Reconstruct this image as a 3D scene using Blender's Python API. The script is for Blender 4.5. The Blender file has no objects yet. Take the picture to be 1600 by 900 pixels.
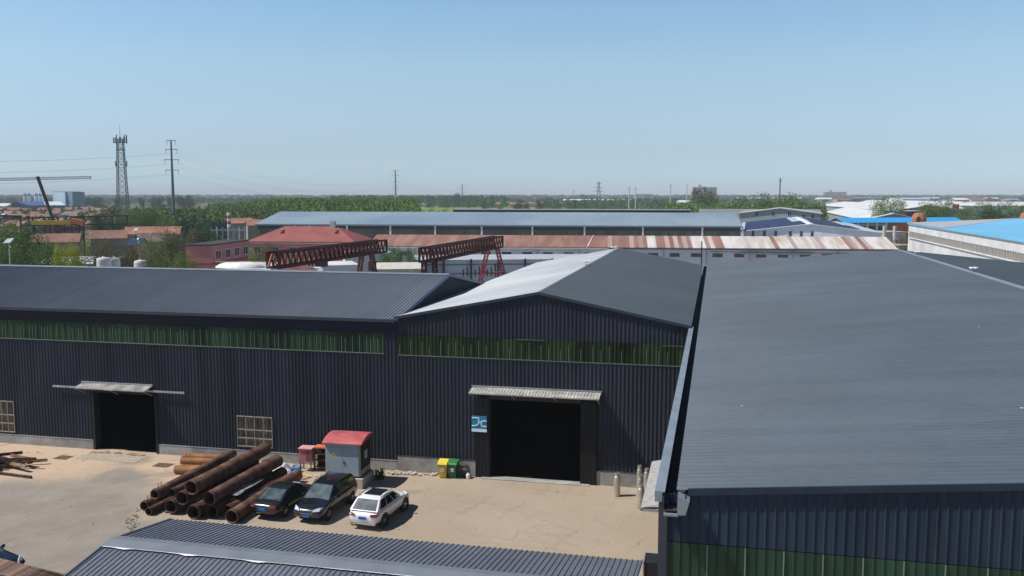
import bpy, bmesh, math, random
import numpy as np
from mathutils import Vector, Matrix
R = math.radians
rnd = random.Random(7)
S = bpy.context.scene
COL = S.collection
# ------------------------------------------------------------------ camera
CH = 18.0
YAW = R(12.703); PITCH = R(5.9435)
cam = bpy.data.cameras.new('camera'); cam.sensor_width = 36; cam.lens = 36*1412/1600
cam.clip_start = 0.5; cam.clip_end = 60000
co = bpy.data.objects.new('camera', cam); COL.objects.link(co)
co.location = (0, 0, CH); co.rotation_euler = (math.pi/2-PITCH, 0, YAW)
S.camera = co
# ------------------------------------------------------------------ sun and sky
SUN_D = Vector((.68, .24, -1.0)).normalized()          # the way the light travels
az = math.atan2(-SUN_D.x, -SUN_D.y); el = math.asin(-SUN_D.z)
w = bpy.data.worlds.new('World'); S.world = w; w.use_nodes = True
nt = w.node_tree; bg = nt.nodes['Background']
sky = nt.nodes.new('ShaderNodeTexSky'); sky.sky_type = 'NISHITA'; sky.sun_disc = False
sky.sun_elevation = el; sky.sun_rotation = az % (2*math.pi)
sky.altitude = 0; sky.air_density = 1.0; sky.dust_density = .3; sky.ozone_density = 4
# sky tint by elevation: bluer near the horizon, overhead dimmed to weaken ambient fill
_tc = nt.nodes.new('ShaderNodeTexCoord'); _sx = nt.nodes.new('ShaderNodeSeparateXYZ'); nt.links.new(_tc.outputs['Generated'], _sx.inputs[0])
_cr = nt.nodes.new('ShaderNodeValToRGB'); nt.links.new(_sx.outputs[2], _cr.inputs[0])
_st = [(.0, (.87, 1.10, 1.58)), (.0126, (.81, 1.06, 1.5)), (.0439, (.874, .968, 1.213)), (.0714, (1.04, 1.06, 1.187)), (.1054, (1.21, 1.192, 1.178)), (.1388, (1.337, 1.308, 1.225)), (.197, (1.289, 1.39, 1.312)), (.27, (1.0, 1.1, 1.12)), (.42, (.58, .68, .78)), (1.0, (.42, .52, .64))]
while len(_cr.color_ramp.elements) < len(_st): _cr.color_ramp.elements.new(.5)
for _e, (_p, _c) in zip(_cr.color_ramp.elements, _st): _e.position = _p; _e.color = (_c[0]/1.5, _c[1]/1.5, _c[2]/1.5, 1)
_mu = nt.nodes.new('ShaderNodeVectorMath'); _mu.operation = 'MULTIPLY'; nt.links.new(sky.outputs[0], _mu.inputs[0]); nt.links.new(_cr.outputs[0], _mu.inputs[1])
nt.links.new(_mu.outputs[0], bg.inputs[0]); bg.inputs[1].default_value = 0.15
sl = bpy.data.lights.new('sun', 'SUN'); sl.energy = 5.0; sl.angle = R(0.53); sl.color = (1, .955, .89)
so = bpy.data.objects.new('sun', sl); COL.objects.link(so)
so.rotation_euler = SUN_D.to_track_quat('-Z', 'Y').to_euler(); so.location = (-60, -20, 90)
S.view_settings.view_transform = 'Standard'; S.view_settings.look = 'None'
S.view_settings.exposure = 0.07; S.view_settings.gamma = 1.0; S.view_settings.use_curve_mapping = False
S.render.engine = 'CYCLES'
S.cycles.volume_bounces = 0; S.cycles.max_bounces = 8

# ------------------------------------------------------------------ positions: bearing and distance -> ground
_f = 1412.0
_fw = Vector((-math.sin(YAW)*math.cos(PITCH), math.cos(YAW)*math.cos(PITCH), -math.sin(PITCH)))
_rt = Vector((math.cos(YAW), math.sin(YAW), 0)); _up = _rt.cross(_fw)
def _ray(x, y): return _fw*_f+_rt*(x-800)+_up*(450-y)
def at(x, y, z=0.0):
    d = _ray(x, y); return Vector((0, 0, CH))+d*((z-CH)/d.z)
_hf = Vector((-math.sin(YAW), math.cos(YAW), 0))
def gp(x, d, z=0.0):                      # bearing (column of the photo) and metres ahead
    return _hf*d+_rt*((x-800)/_f*d*1.0054)+Vector((0, 0, z))
def zz(y, d): return CH-(y-303)*d/_f*0.9946

# ------------------------------------------------------------------ materials
MATS = {}
def mat(name, col, rough=.7, metal=0.0, var=.12, scale=1.0, col2=None, mix=.5, bump=0.0, stretch=(1, 1, 1),
        spec=.5, detail=5, edge=(.35, .65), coat=0.0, trans=0.0, emit=0.0, coords='Object', fine=0.0, fscale=20, sheet=None, streak=None):
    if name in MATS: return MATS[name]
    m = bpy.data.materials.new(name); m.use_nodes = True; MATS[name] = m
    N = m.node_tree.nodes; L = m.node_tree.links; b = N['Principled BSDF']
    b.inputs['Roughness'].default_value = rough; b.inputs['Metallic'].default_value = metal
    b.inputs['Specular IOR Level'].default_value = spec; b.inputs['Coat Weight'].default_value = coat
    tc = N.new('ShaderNodeTexCoord'); mp = N.new('ShaderNodeMapping'); mp.inputs['Scale'].default_value = stretch
    L.new(tc.outputs[coords], mp.inputs[0])
    nz = N.new('ShaderNodeTexNoise'); nz.inputs['Scale'].default_value = scale; nz.inputs['Detail'].default_value = detail
    L.new(mp.outputs[0], nz.inputs['Vector'])
    mr = N.new('ShaderNodeMapRange'); mr.inputs[1].default_value = edge[0]; mr.inputs[2].default_value = edge[1]
    L.new(nz.outputs[0], mr.inputs[0])
    mx = N.new('ShaderNodeMix'); mx.data_type = 'RGBA'
    c = Vector(col[:3])
    a = c*(1-var); d = Vector(col2[:3]) if col2 else c*(1+var)
    mx.inputs[6].default_value = (*a, 1); mx.inputs[7].default_value = (*d, 1)
    L.new(mr.outputs[0], mx.inputs[0]); out = mx.outputs[2]
    if fine:
        n2 = N.new('ShaderNodeTexNoise'); n2.inputs['Scale'].default_value = fscale; n2.inputs['Detail'].default_value = 3
        L.new(mp.outputs[0], n2.inputs['Vector'])
        m2 = N.new('ShaderNodeMapRange'); m2.inputs[1].default_value = .3; m2.inputs[2].default_value = .7
        m2.inputs[3].default_value = 1-fine; m2.inputs[4].default_value = 1+fine; L.new(n2.outputs[0], m2.inputs[0])
        mm = N.new('ShaderNodeVectorMath'); mm.operation = 'SCALE'; L.new(out, mm.inputs[0]); L.new(m2.outputs[0], mm.inputs['Scale'])
        out = mm.outputs[0]
    if sheet:                                  # (axis, sheet width, amount): every sheet its own tone
        sx = N.new('ShaderNodeSeparateXYZ'); L.new(tc.outputs[coords], sx.inputs[0]); sn = N.new('ShaderNodeMath'); sn.operation = 'SNAP'; sn.inputs[1].default_value = sheet[1]
        L.new(sx.outputs[sheet[0]], sn.inputs[0]); wn = N.new('ShaderNodeTexWhiteNoise'); wn.noise_dimensions = '1D'; L.new(sn.outputs[0], wn.inputs['W'])
        m3 = N.new('ShaderNodeMapRange'); m3.inputs[3].default_value = 1-sheet[2]; m3.inputs[4].default_value = 1+sheet[2]; L.new(wn.outputs['Value'], m3.inputs[0])
        mm = N.new('ShaderNodeVectorMath'); mm.operation = 'SCALE'; L.new(out, mm.inputs[0]); L.new(m3.outputs[0], mm.inputs['Scale']); out = mm.outputs[0]
    if streak:                                 # (stretch, scale, amount, colour): dirt runs
        mp2 = N.new('ShaderNodeMapping'); mp2.inputs['Scale'].default_value = streak[0]; L.new(tc.outputs[coords], mp2.inputs[0])
        n3 = N.new('ShaderNodeTexNoise'); n3.inputs['Scale'].default_value = streak[1]; n3.inputs['Detail'].default_value = 6; n3.inputs['Roughness'].default_value = .65; L.new(mp2.outputs[0], n3.inputs[0])
        m4 = N.new('ShaderNodeMapRange'); m4.inputs[1].default_value = .52; m4.inputs[2].default_value = .72; m4.inputs[4].default_value = streak[2]; L.new(n3.outputs[0], m4.inputs[0])
        x3 = N.new('ShaderNodeMix'); x3.data_type = 'RGBA'; L.new(m4.outputs[0], x3.inputs[0]); L.new(out, x3.inputs[6]); x3.inputs[7].default_value = (*streak[3], 1); out = x3.outputs[2]
    L.new(out, b.inputs['Base Color'])
    if bump:
        bp = N.new('ShaderNodeBump'); bp.inputs['Strength'].default_value = bump; bp.inputs['Distance'].default_value = .05
        L.new(nz.outputs[0], bp.inputs['Height']); L.new(bp.outputs[0], b.inputs['Normal'])
    if trans: b.inputs['Transmission Weight'].default_value = trans
    if emit:
        b.inputs['Emission Color'].default_value = (*c, 1); b.inputs['Emission Strength'].default_value = emit
    return m
M = mat
wall_d = M('navy_wall_sheet', (.037, .041, .054), .6, sheet=(0, .75, .09), streak=((1.2, 1, .12), .9, .35, (.075, .07, .065)), spec=.05, metal=.0, var=.16, scale=.6, stretch=(1, 1, .12), fine=.10, fscale=9)
wall_n = M('navy_wall_sheet_front', (.024, .037, .060), .5, .0, .15, .6, spec=.12, sheet=(0, .75, .10), streak=((1.2, 1, .12), 1.2, .3, (.06, .06, .06)), stretch=(1, 1, .12), fine=.12, fscale=5)
pier_m = M('charcoal_pier_sheet', (.024, .024, .025), .6, spec=.15, metal=.0, var=.15, scale=.8, stretch=(1, 1, .1))
roof_m = M('slate_roof_sheet', (.088, .110, .134), .45, sheet=(1, 1.08, .045), streak=((.10, 1.6, 1), .8, .22, (.15, .155, .155)), metal=.0, var=.10, scale=.12, fine=.05, fscale=2.0)
roof_l = M('slate_roof_sheet_matt', (.130, .145, .172), .5, sheet=(0, .9, .05), streak=((1.6, .12, 1), .8, .2, (.19, .19, .19)), metal=.0, var=.10, scale=.15, fine=.06, fscale=2.5)
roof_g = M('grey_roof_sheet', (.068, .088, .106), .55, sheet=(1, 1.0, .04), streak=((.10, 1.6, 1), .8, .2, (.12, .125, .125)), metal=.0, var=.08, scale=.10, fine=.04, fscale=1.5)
roof_w = M('sky_glare_roof_sheet', (.36, .38, .40), .32, .25, .08, .10, sheet=(1, 1.0, .05), col2=(.44, .455, .47), fine=.03, fscale=1.2)  # left slope: bright sky reflection put into the sheet colour
trim_l = M('pale_trim', (.20, .235, .27), .45, .1, .12, 1.2, fine=.08)
trim_d = M('dark_trim', (.028, .036, .055), .45, .0, .1, 1.0)
band_m = M('green_daylight_sheet', (.012, .032, .019), .35, .0, .35, .35, spec=.2, sheet=(0, .75, .22), col2=(.036, .078, .040), stretch=(1, 1, .3), fine=.2, fscale=3)
band_n = M('green_daylight_sheet_near', (.013, .030, .018), .3, .0, .35, .25, spec=.25, sheet=(0, .75, .18), col2=(.034, .095, .058), stretch=(1, 1, .2), fine=.12, fscale=3)
joint_m = M('daylight_joint', (.13, .20, .14), .5)
conc_m = M('plinth_concrete', (.30, .29, .27), .85, 0, .2, .9, fine=.12, fscale=6, bump=.1)
inner_m = M('interior_shade_black', (.008, .008, .009), .9, spec=.05)  # near-black colour stands in for the gloom inside the doorways
galv_m = M('galvanised_steel', (.36, .38, .40), .45, .4, .15, 2.0)
awn_m = M('weathered_awning_sheet', (.34, .335, .32), .6, .1, .25, 1.4, col2=(.52, .50, .46), fine=.25, fscale=7)
rust_m = M('rusty_steel', (.085, .034, .024), .8, .1, .3, 1.6, col2=(.175, .095, .062), fine=.25, fscale=8, bump=.15)
rustd_m = M('dark_rusty_steel', (.044, .017, .012), .82, .1, .3, 1.5, col2=(.105, .048, .032), fine=.25, fscale=8, bump=.15)
rusto_m = M('orange_rust', (.22, .085, .030), .8, .05, .2, 1.2, col2=(.30, .13, .05), fine=.15, fscale=8)
gird_m = M('oxide_red_paint', (.065, .012, .010), .7, 0, .25, .6, col2=(.055, .012, .010), spec=.2)
girdo_m = M('orange_red_paint', (.36, .10, .055), .6, 0, .2, .5)
black_m = M('black_steel', (.015, .015, .017), .6)
white_m = M('white_paint', (.72, .73, .74), .5, 0, .08, .6, fine=.05)
offw_m = M('off_white_render', (.58, .57, .55), .8, 0, .12, .25, fine=.06, fscale=2)
greyw_m = M('pale_grey_sheet', (.40, .43, .47), .6, 0, .1, .2, stretch=(1, 1, .2), fine=.06)
glass_m = M('dark_glass', (.02, .025, .03), .08, 0, .1, 1, spec=.8)
tyre_m = M('tyre_rubber', (.012, .012, .012), .85)
rim_m = M('alloy_rim', (.45, .46, .48), .3, .8)

# ------------------------------------------------------------------ mesh building
class MB:
    def __init__(s): s.v = []; s.f = []
    def add(s, vs, fs):
        n = len(s.v); s.v += [tuple(p) for p in vs]; s.f += [tuple(i+n for i in q) for q in fs]; return s
    def box(s, x0, x1, y0, y1, z0, z1):
        return s.add([(x0, y0, z0), (x1, y0, z0), (x1, y1, z0), (x0, y1, z0), (x0, y0, z1), (x1, y0, z1), (x1, y1, z1), (x0, y1, z1)],
                     [(3, 2, 1, 0), (4, 5, 6, 7), (0, 1, 5, 4), (1, 2, 6, 5), (2, 3, 7, 6), (3, 0, 4, 7)])
    def quad(s, *p): return s.add(p, [tuple(range(len(p)))])
    def prism(s, pts, d):                      # pts: planar polygon, d: extrusion vector
        n = len(pts); a = [Vector(p) for p in pts]; b = [p+Vector(d) for p in a]
        fs = [tuple(range(n-1, -1, -1)), tuple(range(n, 2*n))]+[(i, (i+1) % n, (i+1) % n+n, i+n) for i in range(n)]
        return s.add(a+b, fs)
    def _frame(s, p, q):
        p = Vector(p); q = Vector(q); d = (q-p).normalized()
        u = d.cross(Vector((0, 0, 1)) if abs(d.z) < .95 else Vector((1, 0, 0))).normalized(); return p, q, u, d.cross(u)
    def cyl(s, p, q, r, r2=None, seg=10, cap=True):
        p, q, u, v = s._frame(p, q); r2 = r if r2 is None else r2; vs = []
        for c, rr in ((p, r), (q, r2)):
            for i in range(seg):
                a = 2*math.pi*i/seg; vs.append(c+u*math.cos(a)*rr+v*math.sin(a)*rr)
        fs = [(i, (i+1) % seg, (i+1) % seg+seg, i+seg) for i in range(seg)]
        if cap: fs += [tuple(range(seg-1, -1, -1)), tuple(range(seg, 2*seg))]
        return s.add(vs, fs)
    def pipe(s, p, q, r, t=.03, seg=20):      # hollow
        p, q, u, v = s._frame(p, q); vs = []
        for c, rr in ((p, r), (q, r), (q, r-t), (p, r-t)):
            for i in range(seg):
                a = 2*math.pi*i/seg; vs.append(c+u*math.cos(a)*rr+v*math.sin(a)*rr)
        fs = []
        for k in range(4):
            for i in range(seg):
                j = (i+1) % seg; k2 = (k+1) % 4; fs.append((k*seg+i, k*seg+j, k2*seg+j, k2*seg+i))
        return s.add(vs, fs)
    def bar(s, p, q, w, h=None):
        h = h or w; p, q, u, v = s._frame(p, q); vs = []
        for c in (p, q):
            for a, b in ((-1, -1), (1, -1), (1, 1), (-1, 1)): vs.append(c+u*a*w/2+v*b*h/2)
        return s.add(vs, [(3, 2, 1, 0), (4, 5, 6, 7), (0, 1, 5, 4), (1, 2, 6, 5), (2, 3, 7, 6), (3, 0, 4, 7)])
    def lathe(s, c, prof, seg=16, axis='z'):
        vs = []; n = len(prof)
        for r, h in prof:
            for i in range(seg):
                a = 2*math.pi*i/seg; x, y = r*math.cos(a), r*math.sin(a)
                vs.append((c[0]+x, c[1]+y, c[2]+h) if axis == 'z' else (c[0]+h, c[1]+x, c[2]+y))
        fs = [(k*seg+i, k*seg+(i+1) % seg, (k+1)*seg+(i+1) % seg, (k+1)*seg+i) for k in range(n-1) for i in range(seg)]
        fs += [tuple(range(seg-1, -1, -1)), tuple(range((n-1)*seg, n*seg))]
        return s.add(vs, fs)
    def ribs(s, O, U, V, Nn, u0, u1, vlo, vhi, pitch, h, wb, wt):
        O, U, V, Nn = map(Vector, (O, U, V, Nn)); cols = []
        k = math.floor(u0/pitch)
        while k*pitch < u1:
            b = k*pitch; e = (wb-wt)/2
            for uu, nn in ((b, 0), (b+pitch-wb, 0), (b+pitch-wb+e, h), (b+pitch-e, h)):
                if u0-1e-6 <= uu <= u1+1e-6: cols.append((uu, nn))
            k += 1
        cols = [(u0, 0)]+cols+[(u1, 0)]
        out = []
        for c in cols:
            if not out or c[0]-out[-1][0] > 1e-4: out.append(c)
        vs = []; lo = vlo if callable(vlo) else (lambda u: vlo); hi = vhi if callable(vhi) else (lambda u: vhi)
        for uu, nn in out:
            vs.append(O+U*uu+V*lo(uu)+Nn*nn); vs.append(O+U*uu+V*hi(uu)+Nn*nn)
        return s.add(vs, [(2*i, 2*i+2, 2*i+3, 2*i+1) for i in range(len(out)-1)])
    def out(s, name, m, parent=None, smooth=False, off=None, fix=True):
        me = bpy.data.meshes.new(name)
        vs = s.v if off is None else [(a-off[0], b-off[1], c-off[2]) for a, b, c in s.v]
        me.from_pydata(vs, [], s.f)
        if fix:
            bm = bmesh.new(); bm.from_mesh(me); bmesh.ops.recalc_face_normals(bm, faces=bm.faces); bm.to_mesh(me); bm.free()
        me.materials.append(m)
        if smooth: me.shade_smooth()
        o = bpy.data.objects.new(name, me); COL.objects.link(o)
        if parent: o.parent = parent
        return o
def tag(o, label=None, cat=None, group=None, kind=None):
    if label: o['label'] = label
    if cat: o['category'] = cat
    if group: o['group'] = group
    if kind: o['kind'] = kind
    return o
def empty(name, label, cat, loc=(0, 0, 0), rz=0.0, group=None):
    o = bpy.data.objects.new(name, None); COL.objects.link(o); o.location = loc; o.rotation_euler = (0, 0, rz)
    o.empty_display_size = .5
    return tag(o, label, cat, group)
def kids(o): return [c for c in bpy.data.objects if c.parent == o]
def dup(o, loc=None, rz=None, label=None, parent=None, scale=None):
    c = o.copy(); COL.objects.link(c)
    if parent: c.parent = parent
    if loc is not None: c.location = loc
    if rz is not None: c.rotation_euler = (0, 0, rz)
    if scale is not None: c.scale = scale if hasattr(scale, '__len__') else (scale,)*3
    if label: c['label'] = label
    for k in kids(o): dup(k, parent=c)
    return c

# ------------------------------------------------------------------ ground
def ground_mat():
    m = bpy.data.materials.new('earth_and_fields'); m.use_nodes = True
    N = m.node_tree.nodes; L = m.node_tree.links; b = N['Principled BSDF']; b.inputs['Roughness'].default_value = 1
    b.inputs['Specular IOR Level'].default_value = .1
    tc = N.new('ShaderNodeTexCoord'); n1 = N.new('ShaderNodeTexNoise'); n1.inputs['Scale'].default_value = .006; n1.inputs['Detail'].default_value = 6
    L.new(tc.outputs['Object'], n1.inputs[0])
    cr = N.new('ShaderNodeValToRGB'); L.new(n1.outputs[0], cr.inputs[0]); e = cr.color_ramp.elements
    e[0].position = .36; e[0].color = (.035, .06, .018, 1); e[1].position = .66; e[1].color = (.19, .15, .10, 1)
    x = e.new(.5); x.color = (.09, .12, .035, 1)
    L.new(cr.outputs[0], b.inputs['Base Color']); return m
g = MB(); RG = 16000
g.v = [(0, 0, 0)]+[(RG*math.cos(a*math.pi/32), RG*math.sin(a*math.pi/32), 0) for a in range(64)]
g.f = [(0, i+1, (i+1) % 64+1) for i in range(64)]
tag(g.out('ground', ground_mat()), kind='structure')

def yard_mat():
    m = bpy.data.materials.new('yard_concrete'); m.use_nodes = True
    N = m.node_tree.nodes; L = m.node_tree.links; b = N['Principled BSDF']; b.inputs['Roughness'].default_value = .9
    b.inputs['Specular IOR Level'].default_value = .25
    tc = N.new('ShaderNodeTexCoord'); P = tc.outputs['Object']
    def noise(sc, det=5, rough=.55, src=None):
        n = N.new('ShaderNodeTexNoise'); n.inputs['Scale'].default_value = sc; n.inputs['Detail'].default_value = det
        n.inputs['Roughness'].default_value = rough; L.new(src or P, n.inputs[0]); return n
    def ramp(a, lo, hi, o0=0., o1=1.):
        r = N.new('ShaderNodeMapRange'); r.interpolation_type = 'SMOOTHSTEP'
        for i, v in ((1, lo), (2, hi), (3, o0), (4, o1)): r.inputs[i].default_value = v
        L.new(a, r.inputs[0]); return r.outputs[0]
    def mix(f, a, c, mode='MIX'):
        x = N.new('ShaderNodeMix'); x.data_type = 'RGBA'; x.blend_type = mode
        if hasattr(f, 'links'): L.new(f, x.inputs[0])
        else: x.inputs[0].default_value = f
        for i, v in ((6, a), (7, c)):
            if hasattr(v, 'links'): L.new(v, x.inputs[i])
            else: x.inputs[i].default_value = (*v, 1)
        return x.outputs[2]
    dn = noise(.35, 6)
    wv = N.new('ShaderNodeVectorMath'); wv.operation = 'MULTIPLY_ADD'; wv.inputs[1].default_value = (3.4, 3.4, 0)
    L.new(dn.outputs['Color'], wv.inputs[0]); L.new(P, wv.inputs[2]); PW = wv.outputs[0]
    wv2 = N.new('ShaderNodeVectorMath'); wv2.operation = 'MULTIPLY_ADD'; wv2.inputs[1].default_value = (1.2, 1.2, 0); L.new(noise(.6, 5).outputs['Color'], wv2.inputs[0]); L.new(P, wv2.inputs[2]); PW2 = wv2.outputs[0]
    def spot(px, py, r0, r1):
        p = at(px, py); s = N.new('ShaderNodeVectorMath'); s.operation = 'DISTANCE'
        L.new(PW, s.inputs[0]); s.inputs[1].default_value = (p.x+1.7, p.y+1.7, 0)
        return ramp(s.outputs['Value'], r0, r1, 1, 0)
    def mx(a, c):
        s = N.new('ShaderNodeMath'); s.operation = 'MAXIMUM'; L.new(a, s.inputs[0]); L.new(c, s.inputs[1]); return s.outputs[0]
    base = mix(ramp(noise(.12).outputs[0], .35, .65), (.335, .27, .20), (.385, .31, .235))
    road = None
    for px, py, a, c in ((20, 840, 3.5, 7.5), (110, 800, 3.5, 5.6), (150, 860, 3.5, 5.6), (-60, 800, 4, 7), (185, 745, 1.2, 2.6), (150, 770, 2.4, 4.2), (90, 770, 1.5, 3.5), (200, 722, .3, 1.6), (60, 890, 4, 7)):
        s = spot(px, py, a, c); road = s if road is None else mx(road, s)
    sandy = None
    for px, py, a, c in ((40, 705, 4, 9), (-60, 715, 4, 8), (240, 740, 2, 6), (215, 790, .5, 3), (100, 725, 1, 5)):
        s = spot(px, py, a, c); sandy = s if sandy is None else mx(sandy, s)
    col = mix(sandy, base, (.50, .37, .265))
    col = mix(road, col, mix(ramp(noise(.5).outputs[0], .3, .7), (.225, .200, .172), (.275, .243, .206)))
    # tyre-polished arcs and patches
    n = noise(.8, 6, .65); col = mix(ramp(n.outputs[0], .56, .72, 0, .35), col, (.30, .25, .20))
    n = noise(2.2, 4, .6); col = mix(ramp(n.outputs[0], .62, .76, 0, .3), col, (.62, .53, .43))
    n = noise(.22, 3); col = mix(ramp(n.outputs[0], .5, .7, 0, .4), col, (.36, .305, .235))
    # oil and damp stains
    for px, py, r in ((255, 742, 1.0), (300, 745, 1.2), (172, 790, .6), (190, 803, .9), (650, 765, .8)):
        col = mix(ramp(spot(px, py, r*.35, r), 0, 1, 0, .5), col, (.22, .175, .12))
    for (cx, cy), k, am in (((60, 640), 2.2, .30), ((700, 1100), 1.6, .18), ((330, 1000), 1.9, .2)):
        p = at(cx, cy); s = N.new('ShaderNodeVectorMath'); s.operation = 'DISTANCE'; L.new(PW2, s.inputs[0]); s.inputs[1].default_value = (p.x, p.y, 0)
        q = N.new('ShaderNodeTexNoise'); q.noise_dimensions = '1D'; q.inputs['Scale'].default_value = k; q.inputs['Detail'].default_value = 3; L.new(s.outputs['Value'], q.inputs['W'])
        msk = N.new('ShaderNodeMath'); msk.operation = 'MULTIPLY'; L.new(ramp(q.outputs[0], .5, .7), msk.inputs[0]); L.new(ramp(noise(.18, 3).outputs[0], .42, .6, 0, am), msk.inputs[1])
        col = mix(msk.outputs[0], col, (.20, .17, .135))
    vo = N.new('ShaderNodeTexVoronoi'); vo.feature = 'DISTANCE_TO_EDGE'; vo.inputs['Scale'].default_value = .16; L.new(PW2, vo.inputs[0])
    ck = N.new('ShaderNodeMath'); ck.operation = 'MULTIPLY'; L.new(ramp(vo.outputs[0], .0, .006, 1, 0), ck.inputs[0]); L.new(ramp(noise(.3, 3).outputs[0], .45, .6, 0, .55), ck.inputs[1]); col = mix(ck.outputs[0], col, (.15, .12, .09))
    n = noise(5, 6, .7); col = mix(ramp(n.outputs[0], .60, .72, 0, .22), col, (.19, .16, .125))
    n = noise(14, 3); col = mix(ramp(n.outputs[0], .3, .7, 0, .14), col, (.2, .17, .13))
    L.new(col, b.inputs['Base Color'])
    bp = N.new('ShaderNodeBump'); bp.inputs['Strength'].default_value = .12; bp.inputs['Distance'].default_value = .04
    L.new(n.outputs[0], bp.inputs['Height']); L.new(bp.outputs[0], b.inputs['Normal'])
    return m
yard = MB().quad((-130, -60, .004), (80, -60, .004), (80, 120, .004), (-130, 120, .004)).out('yard_pavement', yard_mat(), fix=False)
tag(yard, kind='structure')
far_m = M('far_yard_concrete', (.33, .32, .31), .9, 0, .2, .02)
fy = MB().quad((-115, 124, .004), (150, 124, .004), (150, 330, .004), (-115, 330, .004)).out('far_pavement', far_m, fix=False); tag(fy, kind='structure')
field_m = M('crop_field', (.13, .20, .035), 1, 0, .2, .01, col2=(.20, .25, .06), spec=.1, fine=.15, fscale=.2)
a, b_, c, d = gp(640, 500), gp(1160, 500), gp(1080, 1500), gp(655, 1500)
tag(MB().quad(*[(p.x, p.y, .006) for p in (a, b_, c, d)]).out('field', field_m, fix=False), kind='structure')

# ------------------------------------------------------------------ left hall (eaves towards the yard)
XG = -19.9; FY = 54.5
lh = empty('workshop_hall', 'long navy metal workshop hall at the left with slate ridged roof and green daylight band', 'warehouse', (-50, FY, 0))
LO = (-50, FY, 0)
def part(mb, name, m, root, off, **k): return mb.out(name, m, root, off=off, **k)
X0 = -82.0
U, V = (1, 0, 0), (0, 0, 1); NF = (0, -1, 0)
PW = dict(pitch=.25, h=.035, wb=.09, wt=.04)
def facade(mb, x0, x1, z0, z1): mb.ribs((0, FY, 0), U, V, NF, x0, x1, z0, z1, **PW)
wl = MB()
facade(wl, X0, -51.2, .68, 7.75); facade(wl, -51.2, -49.1, 3.13, 7.75); facade(wl, -51.2, -49.1, .68, .86)
facade(wl, -49.1, -42.45, .68, 7.75); facade(wl, -42.45, -37.6, 4.15, 7.75); facade(wl, -37.6, -31.37, .68, 7.75)
facade(wl, -31.37, -28.8, 3.06, 7.75); facade(wl, -31.37, -28.8, .68, .96); facade(wl, -28.8, XG-.02, .68, 7.75)
facade(wl, -20.75, XG-.02, 7.75, 9.08)
wl.box(X0, XG-.05, 77.3, 77.5, 0, 10); wl.box(X0-.1, X0, FY, 77.5, 0, 10)
wl.prism([(XG-.12, FY+.06, 0), (XG-.12, 77.4, 0), (XG-.12, 77.4, 10.0), (XG-.12, 66, 11.85), (XG-.12, FY+.06, 10.0)], (.1, 0, 0))
part(wl, 'wall', wall_d, lh, LO)
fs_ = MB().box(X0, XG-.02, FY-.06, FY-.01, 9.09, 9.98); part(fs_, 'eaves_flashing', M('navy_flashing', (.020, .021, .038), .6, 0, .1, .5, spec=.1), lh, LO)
bl = MB(); facade(bl, X0, -20.75, 7.77, 9.06); part(bl, 'daylight_panel', band_m, lh, LO)
jl = MB(); jl.box(X0, -20.75, FY-.05, FY-.037, 7.70, 7.76)
xx = X0+.3
while xx < -20.9: jl.box(xx, xx+.03, FY-.052, FY-.036, 7.76, 8.95-rnd.random()*.3); xx += .5 if rnd.random() < .6 else .25
part(jl, 'panel_joint', joint_m, lh, LO)
pl = MB()
for x0, x1 in ((X0, -42.5), (-37.55, XG-.02)): part(MB().box(x0, x1, FY-.07, FY+.15, 0, .66), 'plinth', conc_m, lh, LO)
tl = MB()
for x0, x1 in ((X0, -42.5), (-37.55, XG-.02)): part(MB().box(x0, x1, FY-.09, FY-.0, .662, .70), 'plinth_flashing', galv_m, lh, LO)
# roof: sheets run down the slope, ribs repeat along x
def slope_sheet(mb, x0, x1, y0, z0, y1, z1, pitch, h=.035, wb=.07, wt=.035):
    v = Vector((0, y1-y0, z1-z0)); Ln = v.length; v /= Ln; n = Vector((1, 0, 0)).cross(v)
    if n.z < 0: n = -n
    mb.ribs((0, y0, z0), U, v, n, x0, x1, 0, Ln, pitch, h, wb, wt)
rl = MB(); slope_sheet(rl, X0-.3, XG+.12, FY-.27, 10.01, 66, 11.9, .25, .05, .09, .035); slope_sheet(rl, X0-.3, XG+.12, 77.75, 10.02, 66, 11.9, .25)
rl.prism([(X0-.3, FY-.2, 9.90), (X0-.3, FY-.2, 10.0), (X0-.3, 66, 11.87), (X0-.3, 77.7, 10.0), (X0-.3, 77.7, 9.9), (X0-.3, 66, 11.77)], (XG+.12-X0+.3, 0, 0))
part(rl, 'roof', roof_l, lh, LO)
rc = MB(); rc.prism([(X0-.3, 65.55, 11.885), (X0-.3, 66, 11.96), (X0-.3, 66.45, 11.885), (X0-.3, 66, 11.92)], (XG+.14-X0+.3, 0, 0)); part(rc, 'ridge_cap', trim_l, lh, LO)
eg = MB(); eg.box(X0, XG-.0, FY-.30, FY-.205, 9.82, 9.99); part(eg, 'eaves_gutter', trim_d, lh, LO)
vg = MB(); vg.prism([(XG+.12, FY-.24, 9.86), (XG+.12, 66, 11.74), (XG+.12, 77.7, 9.86), (XG+.12, 77.7, 10.06), (XG+.12, 66, 11.95), (XG+.12, FY-.24, 10.06)], (.05, 0, 0)); part(vg, 'verge_trim', M('blue_trim', (.05, .08, .2), .4), lh, LO)
fl = MB().box(X0+.2, XG-.2, FY+.3, 77, .008, .03); part(fl, 'shop_floor', inner_m, lh, LO)  # floor coloured black so the doorway stays dark
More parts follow.
